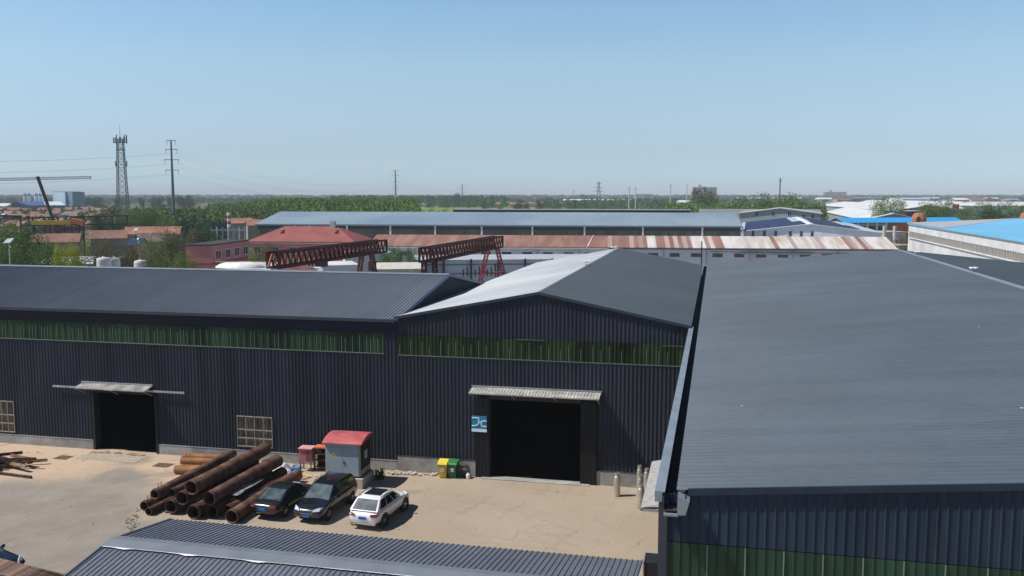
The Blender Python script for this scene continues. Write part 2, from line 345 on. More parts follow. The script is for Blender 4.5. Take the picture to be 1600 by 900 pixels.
# door, door track, canopy
dk = MB(); dk.box(-42.62, -42.42, FY-.10, FY+.5, 0, 4.2); dk.box(-37.62, -37.45, FY-.10, FY+.5, 0, 4.2); dk.box(-42.42, -37.62, FY-.10, FY+.3, 4.15, 4.4)
part(dk, 'door_frame', pier_m, lh, LO)
tr = MB(); tr.bar((-45.6, FY-.2, 4.46), (-35.2, FY-.2, 4.46), .09, .12)
for x in (-45.3, -43.9, -36.6, -35.4): tr.box(x-.04, x+.04, FY-.2, FY, 4.38, 4.5)
part(tr, 'door_track', galv_m, lh, LO)
def canopy(x0, x1, zt, zb, p, root, off):
    m = MB(); v = Vector((0, -p, zb-zt)); Ln = v.length; v /= Ln
    m.ribs((0, FY-.04, zt), U, v, (0, -.2, 1), x0, x1, 0, Ln, .2, .03, .07, .04)
    m.prism([(x0, FY-.04, zt-.05), (x0, FY-.04-p, zb-.05), (x0, FY-.04-p, zb-.01), (x0, FY-.04, zt-.01)], (x1-x0, 0, 0))
    m.box(x0, x1, FY-.06-p, FY-.03-p, zb-.07, zb)
    c = part(m, 'canopy', awn_m, root, off)
    b = MB(); n = max(3, int((x1-x0)/1.8))
    for i in range(n):
        x = x0+.1+(x1-x0-.2)*i/(n-1); b.bar((x, FY, zt-.75), (x, FY-p+.02, zb-.1), .05)
    b.bar((x0-.05, FY-.09, zt+.05), (x1+.05, FY-.09, zt+.05), .10, .06)
    b.out('bracket', galv_m, c, off=off)
canopy(-43.3, -37.75, 4.82, 4.60, .85, lh, LO)
rw_m = M('rust_stained_sheet', (.10, .075, .05), .8, 0, .4, 1.2, col2=(.20, .145, .10), stretch=(3, 1, .4), fine=.3, fscale=8)
def grille(x0, x1, z0, z1, root, off, nv=4):
    b = MB(); b.ribs((0, FY+.04, 0), U, V, NF, x0, x1, z0, z1, .18, .03, .08, .04); pn = part(b, 'window', rw_m, root, off)
    g = MB()
    for z in (z0, z0+(z1-z0)*.28, z0+(z1-z0)*.56, z1): g.box(x0-.02, x1+.02, FY-.09, FY-.045, z-.035, z+.035)
    for i in range(nv+1):
        x = x0+(x1-x0)*i/nv; g.box(x-.02, x+.02, FY-.08, FY-.05, z0, z1)
    g.out('window_bars', M('stained_bars', (.30, .28, .24), .6, .1, .2, 3), pn, off=off)
grille(-31.37, -28.8, .98, 3.04, lh, LO); grille(-51.2, -49.1, .88, 3.11, lh, LO)

# ------------------------------------------------------------------ gabled hall
gh = empty('gabled_hall', 'navy gabled metal hall in the middle with open doorway and pale left roof slope', 'warehouse', (-10.6, FY, 0))
GO = (-10.6, FY, 0); GX0, GX1, GXA, GB = XG, -1.42, -10.6, 101.5
ZE, ZA = 10.15, 11.95
def gz(x): return ZE+(ZA-ZE)*(1-abs(x-GXA)/(9.25)) if True else 0
wg = MB()
wg.ribs((0, FY, 0), U, V, NF, GX0, GX1, 9.0, lambda x: gz(x)-.06, **PW)
for x0, x1, z0, z1 in ((GX0, -14.65, 1.05, 7.7), (-14.65, -6.9, 5.2, 7.7), (-6.9, GX1, .93, 7.7)): facade(wg, x0, x1, z0, z1)
wg.box(GX0+.02, GX0+.12, FY+.06, GB, 0, ZE-.12); wg.box(GX1-.1, GX1, FY+.06, GB, 0, ZE-.12)
wg.prism([(GX0, GB, 0), (GX1, GB, 0), (GX1, GB, ZE-.1), (GXA, GB, ZA-.1), (GX0, GB, ZE-.1)], (0, .12, 0))
part(wg, 'wall', wall_d, gh, GO)
bg_ = MB(); facade(bg_, GX0+.02, GX1, 7.72, 8.98); part(bg_, 'daylight_panel', M('olive_daylight_sheet', (.018, .028, .012), .35, 0, .35, .5, spec=.2, sheet=(0, .75, .22), col2=(.040, .062, .026), stretch=(1, 1, .3), fine=.2, fscale=3), gh, GO)
jg = MB(); jg.box(GX0+.1, GX1-.05, FY-.05, FY-.037, 7.66, 7.71); xx = GX0+.2
while xx < GX1-.1: jg.box(xx, xx+.03, FY-.052, FY-.036, 7.71, 8.8-rnd.random()*.5); xx += .5 if rnd.random() < .5 else .75
for a0, a1, z in ((-12, -10.2, 8.95), (-3.0, -1.5, 8.9)): jg.box(a0, a1, FY-.05, FY-.037, z, z+.03)
part(jg, 'panel_joint', joint_m, gh, GO)
part(MB().box(GX0, -14.66, FY-.09, FY+.15, 0, 1.03), 'plinth', conc_m, gh, GO); part(MB().box(-6.88, GX1, FY-.09, FY+.15, 0, .91), 'plinth', conc_m, gh, GO)
part(MB().box(GX0, -14.66, FY-.11, FY, 1.032, 1.07), 'plinth_flashing', wall_d, gh, GO); part(MB().box(-6.88, GX1, FY-.11, FY, .912, .95), 'plinth_flashing', wall_d, gh, GO)
pr = MB()
for x0, x1 in ((-14.64, -13.7), (-7.9, -6.92)):
    pr = MB(); pr.ribs((0, FY-.16, 0), U, V, NF, x0, x1, 0, 5.18, .16, .03, .07, .03); pr.box(x0, x1, FY-.155, FY+.4, 0, 5.18); part(pr, 'door_pier', pier_m, gh, GO)
hd = MB().box(-13.7, -7.9, FY-.12, FY+.2, 5.1, 5.45); part(hd, 'door_header', black_m, gh, GO)
canopy(-14.85, -6.65, 5.86, 5.66, 1.0, gh, GO)
st = MB().box(-14.2, -7.3, FY-.5, FY+.2, .006, .05); part(st, 'door_sill', conc_m, gh, GO)
fg = MB().box(GX0+.2, GX1-.2, FY+.25, GB-.2, .008, .055); part(fg, 'shop_floor', inner_m, gh, GO)  # blackened floor, keeps the open doorway in deep shade
def side_slope(mb, xe, ze, xr, zr, y0, y1, pitch, h=.03, wb=.07, wt=.035):
    v = Vector((xr-xe, 0, zr-ze)); Ln = v.length; v /= Ln; n = v.cross(Vector((0, 1, 0)))
    if n.z < 0: n = -n
    mb.ribs((xe, 0, ze), (0, 1, 0), v, n, y0, y1, 0, Ln, pitch, h, wb, wt)
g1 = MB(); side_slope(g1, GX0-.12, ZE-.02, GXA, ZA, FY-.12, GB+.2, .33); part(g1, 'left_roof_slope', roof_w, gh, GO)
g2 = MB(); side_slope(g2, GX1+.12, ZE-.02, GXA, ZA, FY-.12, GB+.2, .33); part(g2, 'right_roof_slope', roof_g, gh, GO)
g3 = MB(); g3.prism([(GXA-.12, FY-.14, ZA-.0), (GXA, FY-.14, ZA+.05), (GXA+.12, FY-.14, ZA-.0), (GXA, FY-.14, ZA+.02)], (0, GB-FY+.36, 0)); part(g3, 'ridge_cap', M('mid_grey_cap', (.13, .15, .17), .5), gh, GO)
g4 = MB()
for xa, za, xb, zb in ((GX0-.14, ZE-.02, GXA, ZA), (GX1+.14, ZE-.02, GXA, ZA)):
    g4.prism([(xa, FY-.15, za-.13), (xb, FY-.15, zb-.13), (xb, FY-.15, zb+.045), (xa, FY-.15, za+.045)], (0, .1, 0))
part(g4, 'verge_trim', trim_d, gh, GO)

# ------------------------------------------------------------------ right hall
rh = empty('ridged_hall', 'largest slate roofed hall at the right, its front wall navy with a green daylight band', 'warehouse', (20, 24, 0))
RO = (20, 24, 0); RY0, RY1, RXE, RXR, RXF = 24.25, 106.0, -.88, 19.75, 41.0
r1 = MB(); side_slope(r1, RXE, 10.0, RXR, 11.85, RY0, RY1, .36, .06, .17, .07); part(r1, 'roof', roof_m, rh, RO)
r2 = MB(); side_slope(r2, RXF, 9.85, RXR, 11.85, RY0, RY1, .3); part(r2, 'far_roof_slope', roof_g, rh, RO)
r3 = MB(); r3.prism([(RXR-.35, RY0, 11.86), (RXR, RY0, 11.93), (RXR+.35, RY0, 11.86), (RXR, RY0, 11.90)], (0, RY1-RY0, 0)); part(r3, 'ridge_cap', trim_l, rh, RO)
def rz_(x): return 10.0+1.85*(x-RXE)/(RXR-RXE) if x < RXR else 11.85-2.0*(x-RXR)/(RXF-RXR)
NW = dict(pitch=.25, h=.03, wb=.05, wt=.022); WY = RY0+.09
r4 = MB()
r4.ribs((0, WY, 0), U, V, NF, -1.2, 41, 8.52, lambda x: rz_(x)-.1, **NW); r4.ribs((0, WY, 0), U, V, NF, -1.2, 41, .3, 7.0, **NW)
r4.box(-1.3, -1.2, WY, RY1, 0, 9.7); r4.box(40.9, 41, WY, RY1, 0, 9.7); r4.prism([(-1.3, RY1, 0), (41, RY1, 0), (41, RY1, 9.7), (RXR, RY1, 11.75), (-1.3, RY1, 9.7)], (0, .1, 0))
part(r4, 'wall', wall_n, rh, RO)
r5 = MB(); r5.ribs((0, WY, 0), U, V, NF, -1.18, 41, 7.02, 8.5, **NW); part(r5, 'daylight_panel', band_n, rh, RO)
r6 = MB()
for i in range(16):
    x = -.03+i*1.0; part(MB().box(x-.02, x+.015, WY-.045, WY-.031, 7.0, 8.5), 'panel_joint', M('pale_joint', (.13, .20, .15), .5), rh, RO)
r7 = MB(); ya = RY0-.03
r7.prism([(RXE+.3, ya, rz_(RXE+.3)-.16), (RXR, ya, 11.72), (RXF, ya, 9.72), (RXF, ya, 9.89), (RXR, ya, 11.90), (RXE+.3, ya, rz_(RXE+.3)+.035)], (0, .06, 0))
part(r7, 'verge_trim', M('slate_trim', (.022, .035, .058), .5, spec=.2), rh, RO)
r8 = MB()  # box gutter in the valley
r8.prism([(-1.45, RY0-.3, 9.74), (-1.25, RY0-.3, 9.74), (-1.25, RY0-.3, 10.0), (-1.18, RY0-.3, 10.02), (-1.45, RY0-.3, 10.04)], (0, 31.2, 0))
part(r8, 'gutter_flashing', trim_l, rh, RO)
r9 = MB(); r9.box(-1.22, -.62, RY0-.35, RY1, 9.52, 9.55); r9.box(-.66, -.62, RY0-.35, RY1, 9.55, 9.9); r9.box(-1.24, -1.2, RY0-.35, RY1, 9.55, 9.9)
part(r9, 'valley_gutter', M('stained_gutter', (.035, .028, .03), .8, 0, .3, 2), rh, RO)
ra = MB(); ra.box(-1.36, -1.12, RY0+.02, RY0+.2, 0, 9.7); part(ra, 'corner_column', trim_d, rh, RO)
rb_ = MB(); rb_.prism([(-.84, ya-.40, 9.44), (-.62, ya-.40, 9.46), (-.52, ya-.40, 9.84), (-.84, ya-.40, 9.96)], (0, .44, 0)); rb_.box(-1.2, -.82, ya-.40, ya+.04, 9.40, 9.46)
part(rb_, 'gutter_end', trim_l, rh, RO)
# small lean-to roof over the side entrance
m = MB(); v = Vector((-1.95, 0, -.42)); Ln = v.length; v /= Ln
m.ribs((-1.34, 0, 3.0), (0, 1, 0), v, (-.2, 0, 1), 43.6, 51.5, 0, Ln, .28, .035, .09, .05)
m.box(-3.32, -3.26, 43.6, 51.5, 2.42, 2.58); m.box(-3.3, -1.34, 43.6, 43.66, 2.42, 2.54)
part(m, 'side_canopy', M('white_weathered_sheet', (.5, .5, .48), .6, .1, .25, 1.2, col2=(.36, .35, .33), fine=.2, fscale=6), rh, RO)
m = MB(); m.box(-2.75, -1.3, 38.6, 39.7, 1.1, 1.9); part(m, 'vent_duct', black_m, rh, RO)
m = MB(); m.box(-2.80, -2.745, 38.55, 39.75, 1.05, 1.95); part(m, 'duct_flange', galv_m, rh, RO)

# ------------------------------------------------------------------ low roof in the foreground
fh = empty('low_shed', 'low shed with slate standing-rib roof and pale ridge cap at the bottom of the photo', 'shed', (-12, 28.6, 0))
FO = (-12, 28.6, 0); FX0, FX1 = -21.95, -2.45
m = MB(); KW = dict(pitch=.21, h=.032, wb=.055, wt=.03)
slope_sheet(m, FX0, FX1, 32.6, 4.45, 28.75, 5.03, **KW); slope_sheet(m, FX0, FX1, 24.2, 4.36, 28.75, 5.03, **KW)
part(m, 'roof', M('slate_near_roof', (.125, .135, .165), .5, 0, .12, .3, fine=.1, fscale=4), fh, FO)
m = MB(); m.prism([(FX0-.06, 28.2, 5.0), (FX0-.06, 28.75, 5.10), (FX0-.06, 29.25, 5.01), (FX0-.06, 28.75, 5.055)], (FX1-FX0+.1, 0, 0)); part(m, 'ridge_cap', M('slate_cap', (.16, .18, .20), .45, 0, .1, .8), fh, FO)
m = MB(); x = FX0+.05; vs = []
while x < FX1:
    near = x < FX0+8; w_ = (.04+.08*max(0, math.sin(x*2.3)+.35*math.sin(x*7.1))*rnd.uniform(.6, 1)) if near else .035+.02*rnd.random()
    vs += [(x, 28.235, 5.012), (x, 28.225-w_, 5.008-w_*.147+.02)]; x += .12
m.add(vs, [(2*i, 2*i+2, 2*i+3, 2*i+1) for i in range(len(vs)//2-1)])
part(m, 'foil_seal', M('aluminium_foil', (.88, .88, .88), .35, .1, .05), fh, FO)
m = MB(); zc = lambda y: 5.03-(y-28.75)*.58/3.85 if y > 28.75 else 5.03-(28.75-y)*.67/4.55
for x in (FX0-.07, FX1+.01):
    part(MB().prism([(x, 24.2, 4.28), (x, 28.75, 4.95), (x, 32.6, 4.37), (x, 32.6, 4.50), (x, 28.75, 5.08), (x, 24.2, 4.41)], (.06, 0, 0)), 'verge_trim', M('verge_grey', (.10, .11, .14), .5), fh, FO)
m = MB(); m.box(FX0+.15, FX1-.15, 24.5, 32.4, 0, 4.33); m.prism([(FX0+.15, 24.5, 4.33), (FX0+.15, 28.75, 4.93), (FX0+.15, 32.4, 4.36)], (FX1-FX0-.3, 0, 0)); part(m, 'wall', wall_d, fh, FO)

# ================================================================== things in the yard
# logo sign on the left door pier
sg = empty('logo_sign', 'square teal blue sign with white line logo beside the big middle doorway', 'sign', (-14.35, FY-.28, 3.0))
m = MB().box(-.49, .49, -.03, .03, .22, 1.02); m.out('sign_panel', M('teal_sign', (.015, .20, .36), .35, 0, .05), sg)
sw = M('sign_white', (.62, .80, .88), .5, 0, .04)
m = MB().box(-.49, .49, -.032, .03, .0, .20); m.out('caption_strip', sw, sg)
m = MB()
def stroke(pts, t=.075):
    for (x0, z0), (x1, z1) in zip(pts, pts[1:]): m.bar((x0, -.045, z0), (x1, -.045, z1), .02, t)
stroke([(-.47, .90), (-.03, .90)]); stroke([(-.02, .94), (-.02, .60)]); stroke([(-.02, .62), (-.06, .50), (-.14, .43), (-.28, .39), (-.47, .39)])
stroke([(.0, .62), (.14, .62)]); stroke([(.49, .72), (.16, .72), (.16, .42), (.20, .37), (.49, .37)])
m.out('logo', sw, sg)

# red roofed electrical booth
bo = empty('electrical_booth', 'grey steel double-door electrical booth with red roof on concrete base', 'booth', (-22.1, 51.5, 0), R(2))
MB().box(-1.35, 1.3, -1.1, 1.0, 0, .62).out('base', M('base_concrete', (.42, .40, .37), .85, 0, .15, 1.5, fine=.1), bo)
m = MB().box(-1.15, 1.1, -.9, .95, .70, 2.78); m.out('cabinet', M('booth_cream', (.36, .34, .26), .6, 0, .12, 1), bo)
m = MB().box(-1.17, 1.12, -.92, .97, .62, .70); m.out('skid', black_m, bo)
sp = MB().box(1.10, 1.115, -.78, .93, 1.05, 2.78).out('side_panel', M('booth_dark_side', (.016, .022, .020), .6, spec=.15), bo)
MB().box(1.115, 1.125, -.15, .35, 1.6, 2.15).out('notice', M('notice_grey', (.35, .40, .40), .6), bo)
dm = M('booth_door_grey', (.31, .37, .42), .4, .1, .05)
for s_, lab in ((-1, 0), (1, 1)):
    d = MB().box(min(0, s_*1.02)+.01*(s_ > 0), max(0, s_*1.02)-.01*(s_ < 0), -.945, -.915, .75, 2.5).out('door', dm, bo)
    if s_ > 0: MB().box(.06, .10, -.99, -.945, 1.45, 1.68).out('handle', black_m, d)
MB().box(-1.03, 1.03, -.94, -.915, 2.52, 2.72).out('header_panel', dm, bo)
h = MB(); h.prism([(-.78, -.952, 2.0), (-.42, -.952, 2.0), (-.60, -.952, 2.24)], (0, .005, 0)); h.box(-.8, -.4, -.95, -.947, 1.93, 1.98)
h.out('warning_sign', M('warning_yellow', (.70, .66, .12), .5), bo)
m = MB(); prof = [(-1.12, 2.80), (-.95, 2.88), (-.5, 3.03), (0, 3.12), (.6, 3.12), (1.05, 3.02)]
m.prism([(-1.27, y, z) for y, z in prof]+[(-1.27, 1.05, 2.94), (-1.27, -1.12, 2.74)], (2.55, 0, 0)); m.out('roof', M('faded_red_roof', (.40, .06, .07), .55, 0, .1, 1.2, col2=(.46, .12, .12), streak=((1, 3, 1), 1.5, .5, (.42, .20, .18)), fine=.08), bo)

# cabinets behind the pipes
pk = empty('switch_cabinet', 'small pink steel cabinet standing on legs left of the grey booth', 'cabinet', (-25.75, 53.3, 0), R(4))
MB().box(-.42, .42, -.35, .35, .62, 1.5).out('cabinet_body', M('faded_pink', (.48, .16, .18), .6, 0, .1), pk)
MB().box(-.46, .46, -.42, .40, 1.5, 1.56).out('lid', M('pink_lid', (.62, .34, .34), .6), pk)
MB().box(.06, .34, -.365, -.35, .75, 1.38).out('door', M('pink_dark', (.22, .07, .09), .6), pk)
for x in (-.36, .36):
    for y in (-.28, .28): MB().bar((x, y, 0), (x, y, .62), .06).out('leg', rust_m, pk)
og = empty('tool_rack', 'orange topped rusty tool rack between pink cabinet and grey booth', 'rack', (-24.55, 53.6, 0), R(3))
MB().box(-.72, .72, -.35, .35, 1.52, 1.6).out('top', M('orange_paint', (.58, .15, .06), .6, 0, .1), og)
MB().box(-.68, .68, .28, .32, .1, 1.5).out('back_panel', rustd_m, og)
for z in (.25, .7, 1.1): MB().box(-.66, .66, -.3, .28, z, z+.04).out('shelf', rust_m, og)
for x in (-.67, .67):
    for y in (-.3, .3): MB().bar((x, y, 0), (x, y, 1.52), .06).out('post', rust_m, og)
# litter round them
def scrap_box(name, label, cat, x, y, sx, sy, sz, m_, rz=0., z=0., grp=None):
    b = MB(); b.prism([(-sx/2, -sy/2, 0), (sx/2, -sy/2*.9, 0), (sx/2*.95, sy/2, .0), (-sx/2, sy/2*.9, 0)], (0, 0, sz))
    o = b.out(name, m_); o.location = (x, y, z+.006); o.rotation_euler = (0, 0, rz); return tag(o, label, cat, grp)
scrap_box('plastic_crate', 'bright blue plastic crate on the ground beside the pink cabinet', 'crate', -26.3, 52.7, .55, .4, .3, M('blue_plastic', (.03, .20, .55), .4), .3)
def tarp(name, label, x, y, sx, sy, sz, m_, seed, cat='sheet'):
    r = random.Random(seed); nx, ny = 12, 9; b = MB(); vs = []
    for j in range(ny):
        for i in range(nx):
            u, v = i/(nx-1), j/(ny-1); e = math.sin(math.pi*u)*math.sin(math.pi*v)
            vs.append(((u-.5)*sx+r.uniform(-.06, .06), (v-.5)*sy+r.uniform(-.06, .06), .012+sz*e*r.uniform(.4, 1.1)))
    b.add(vs, [(j*nx+i, j*nx+i+1, (j+1)*nx+i+1, (j+1)*nx+i) for j in range(ny-1) for i in range(nx-1)])
    o = b.out(name, m_); o.location = (x, y, 0); return tag(o, label, cat)
tarp('tarpaulin', 'crumpled white tarpaulin heaped behind the rusty pipe stack', -27.4, 52.6, 1.9, 1.6, .7, M('white_tarp', (.72, .72, .70), .6), 3)
tarp('wrapping_foil', 'grey plastic foil lying crushed between white tarpaulin and blue crate', -26.75, 53.5, 1.0, 1.0, .35, M('grey_foil', (.30, .31, .33), .4), 5)
for i, (x, y, l, a, lb) in enumerate(((-26.2, 51.9, .9, .4, 'short pale board lying right of the white tarpaulin'), (-25.3, 52.3, 1.1, -.5, 'thin yellow batten lying in front of the pink cabinet'), (-25.0, 51.6, .7, 1.1, 'loose brown slat lying in front of the orange rack'))):
    b = MB().box(-l/2, l/2, -.05, .05, .008, .05).out('wooden_slat', M('slat_wood_%d' % i, ((.5, .42, .3), (.55, .45, .12), (.2, .12, .07))[i], .8)); b.location = (x, y, 0); b.rotation_euler = (0, 0, a); tag(b, lb, 'board')
# gravel and debris line along the wall right of the booth
rk = M('rubble_stone', (.42, .37, .31), .95, 0, .25, 6)
def rubble(name, label, pts, n, smin, smax, seed, m_=rk, zs=.6):
    r = random.Random(seed); b = MB()
    for _ in range(n):
        k = r.randrange(len(pts)-1); t = r.random(); p = Vector(pts[k]).lerp(Vector(pts[k+1]), t)
        x, y = p.x+r.gauss(0, .18), p.y+r.gauss(0, .15); s = r.uniform(smin, smax)
        q = [(x+s*math.cos(a+r.uniform(-.3, .3))*r.uniform(.6, 1), y+s*math.sin(a)*r.uniform(.6, 1), .008) for a in (0, 1.2, 2.5, 3.8, 5.0)]
        b.prism(q, (r.uniform(-.03, .03), r.uniform(-.03, .03), s*zs))
    o = b.out(name, m_); tag(o, label, 'rubble', kind='stuff')
rubble('rubble', 'loose stones and soil along the plinth right of the booth', [(-20.4, 53.8, 0), (-17.2, 54.1, 0)], 60, .04, .2, 1)
rubble('rubble', 'scattered crumbs of soil at the left doorway threshold', [(-42.3, 53.7, 0), (-40.6, 54.0, 0), (-38.0, 53.8, 0)], 60, .04, .16, 2, M('reddish_soil', (.30, .17, .11), 1, 0, .3, 5), .3)
rubble('rubble', 'stones and dirt crumbs at the near end of the pipe stack', [(-31.0, 42.6, 0), (-29.8, 40.9, 0), (-28.6, 40.0, 0)], 45, .02, .09, 4, M('rubble_brown', (.24, .19, .15), .95, 0, .4, 6))
rubble('rubble', 'broken concrete crumbs along the edge of the sandy strip', [(-31.8, 44.8, 0), (-31.0, 42.2, 0), (-29.8, 40.8, 0)], 50, .02, .1, 5, M('dark_crumb', (.16, .12, .09), 1), .3)
rubble('rubble', 'fine debris strewn round the cabinets and the pipe ends', [(-27.6, 51.6, 0), (-25.6, 51.8, 0), (-24.0, 52.6, 0)], 90, .02, .12, 6, M('mixed_debris', (.45, .40, .34), .9, 0, .6, 6), .4)
rubble('grit', 'fine stones and grit scattered thinly over the yard', [(-49, 52.5, 0), (-38, 53.2, 0)], 60, .015, .06, 31)
r_g = random.Random(77); gb_ = MB()
for _ in range(420):
    x, y = r_g.uniform(-46, -2.5), r_g.uniform(33.5, 53.8); s_ = r_g.uniform(.012, .05)*(1.6 if r_g.random() < .06 else 1)
    gb_.prism([(x+s_*math.cos(a)*r_g.uniform(.6, 1.2), y+s_*math.sin(a)*r_g.uniform(.6, 1.2), .006) for a in (0, 1.3, 2.6, 3.9, 5.1)], (0, 0, s_*.5))
tag(gb_.out('grit', M('grit_mixed', (.25, .20, .16), .95, 0, .6, .8, col2=(.50, .45, .38))), 'tiny stones and crumbs lying all over the yard', 'grit', kind='stuff')
# weeds by the booth
def tuft(label, x, y, r0, h, n, seed):
    r = random.Random(seed); b = MB()
    for _ in range(n):
        a = r.uniform(0, 6.28); d = r.uniform(0, r0); px, py = x+d*math.cos(a), y+d*math.sin(a); hh = h*r.uniform(.4, 1)
        dx, dy = r.uniform(-.12, .12), r.uniform(-.12, .12); b.quad((px-.02, py, 0), (px+.02, py, 0), (px+dx+.015, py+dy, hh), (px+dx-.015, py+dy, hh))
    tag(b.out('weed', M('weed_green', (.06, .09, .02), .8, 0, .3, 8), fix=False), label, 'weed')
tuft('dry green weed clump at the rear right corner of the booth', -20.5, 52.6, .35, .7, 90, 3)

# manhole covers and joints
for (px, py, sx, lb) in ((99, 715, 1.0, 'rusty square drain cover in front of the left wall'), (255, 727, 1.15, 'rusty square drain cover left of the orange pipes')):
    p = at(px, py); o = MB().box(-sx/2, sx/2, -.42, .42, .006, .022); 
    for i in range(5): o.box(-sx/2+.08, sx/2-.08, -.34+.16*i, -.28+.16*i, .022, .032)
    o = o.out('drain_cover', M('drain_rust', (.14, .085, .06), .8, .2, .3, 5)); o.location = (p.x, p.y, 0); tag(o, lb, 'drain cover')
p = at(150, 720); 
slab = MB().box(-2.4, 2.2, -1.0, .55, .006, .02).out('threshold_slab', M('slab_grey', (.34, .29, .23), .9, 0, .15, 2)); slab.location = (-40.0, 53.2, 0); tag(slab, kind='structure')
jt = MB()
for x0, y0, x1, y1 in ((-53, 50.2, -49.4, 54.4),): jt.bar((x0, y0, .008), (x1, y1, .008), .07, .006)
tag(jt.out('expansion_joint', black_m), kind='structure')
cable = MB(); pts = [(-49.6, 54.3, .02), (-49.9, 53.2, .02), (-50.8, 51.9, .02), (-52.6, 50.4, .02)]
# bins
def bin_(label, x, y, col, lidcol, rz):
    r = empty('waste_bin', label, 'bin', (x, y, 0), rz, 'wheeled bins beside the middle door')
    cm = M('plastic_%s' % col[0], col[1], .4, 0, .08); b = MB()
    a = [(-.22, -.26), (.22, -.26), (.22, .24), (-.22, .24)]; c = [(-.28, -.34), (.28, -.34), (.28, .30), (-.28, .30)]
    b.add([(x_, y_, .06) for x_, y_ in a]+[(x_, y_, .92) for x_, y_ in c], [(3, 2, 1, 0), (4, 5, 6, 7), (0, 1, 5, 4), (1, 2, 6, 5), (2, 3, 7, 6), (3, 0, 4, 7)])
    b.box(-.30, .30, -.36, -.34, .84, .92); b.out('bin_body', cm, r)
    l = MB(); l.prism([(-.31, -.38, .925), (-.31, -.30, 1.04), (-.31, .28, 1.14), (-.31, .34, .925)], (.62, 0, 0)); l.out('lid', M('plastic_lid_%s' % col[0], lidcol, .4, 0, .06), r)
    for s_ in (-1, 1): MB().cyl((s_*.18, .26, .10), (s_*.25, .26, .10), .10, seg=12).out('wheel', tyre_m, r)
    MB().bar((-.25, .37, 1.0), (.25, .37, 1.0), .04).out('handle', cm, r)
    MB().box(-.13, .13, -.352, -.32, .45, .68).out('label_plate', M('label_pale', (.45, .5, .42), .6), r)
bin_('yellow wheeled bin standing left of the green bin', -16.62, 53.85, ('yellow', (.60, .44, .02)), (.72, .56, .06), R(3))
bin_('green wheeled bin standing right of the yellow bin', -15.98, 53.95, ('green', (.015, .12, .035)), (.03, .17, .05), R(-3))
ho = MB(); 
for k in range(4):
    c = Vector((-15.38+.05*k, 53.95+.04*k, .42)); pp = [c+Vector((.28*math.cos(t), .02*k, .40*math.sin(t))) for t in [i*math.pi/9 for i in range(19)]]
    for a, b in zip(pp, pp[1:]): ho.cyl(a, b, .025, seg=6)
tag(ho.out('coiled_hose', M('hose_grey', (.05, .055, .06), .5)), 'dark coiled hose standing against the plinth right of the green bin', 'hose')
can = MB().lathe((-15.0, 53.9, 0.006), [(.13, 0), (.14, .04), (.14, .24), (.11, .3), (.05, .32), (.05, .36)]); tag(can.out('plastic_canister', white_m, smooth=False), 'small white canister on the ground right of the coiled hose', 'canister')

# gas cylinders
steel_c = M('cylinder_steel', (.50, .47, .42), .33, .55, .12, 3, fine=.08)
def gas(label, x, y, h=1.35, r=.21):
    o = empty('gas_cylinder', label, 'gas cylinder', (x, y, 0), rnd.uniform(0, 3), 'silver liquid gas cylinders by the lean-to roof')
    MB().lathe((0, 0, .004), [(r*.9, 0), (r, .05), (r, h-.28), (r*.93, h-.2), (r*.7, h-.13), (r*.3, h-.10)], 20).out('vessel', steel_c, o, smooth=False)
    c = MB(); c.pipe((0, 0, h-.12), (0, 0, h+.06), r*.75, .02, 16); c.out('guard_ring', steel_c, o)
    v = MB(); v.cyl((0, 0, h-.12), (0, 0, h+.02), .04, seg=8); v.bar((-.1, 0, h-.02), (.1, 0, h-.02), .03); v.bar((0, 0, h-.05), (.03, .12, h+.02), .03); v.out('valve', M('brass', (.35, .25, .1), .4, .6), o)
for i, (px, py, lb) in enumerate(((964, 775, 'silver gas cylinder standing alone, leftmost of the group'), (1001, 795, 'silver gas cylinder nearest the camera beside the lean-to'),
        (1000, 782, 'silver gas cylinder directly behind the nearest one'), (1010, 771, 'silver gas cylinder tucked against the lean-to roof edge'), (999, 766, 'silver gas cylinder at the back against the plinth'))):
    p = at(px, py); gas(lb, p.x, p.y, 1.38 if i < 2 else 1.5, .2 if i < 2 else .17)

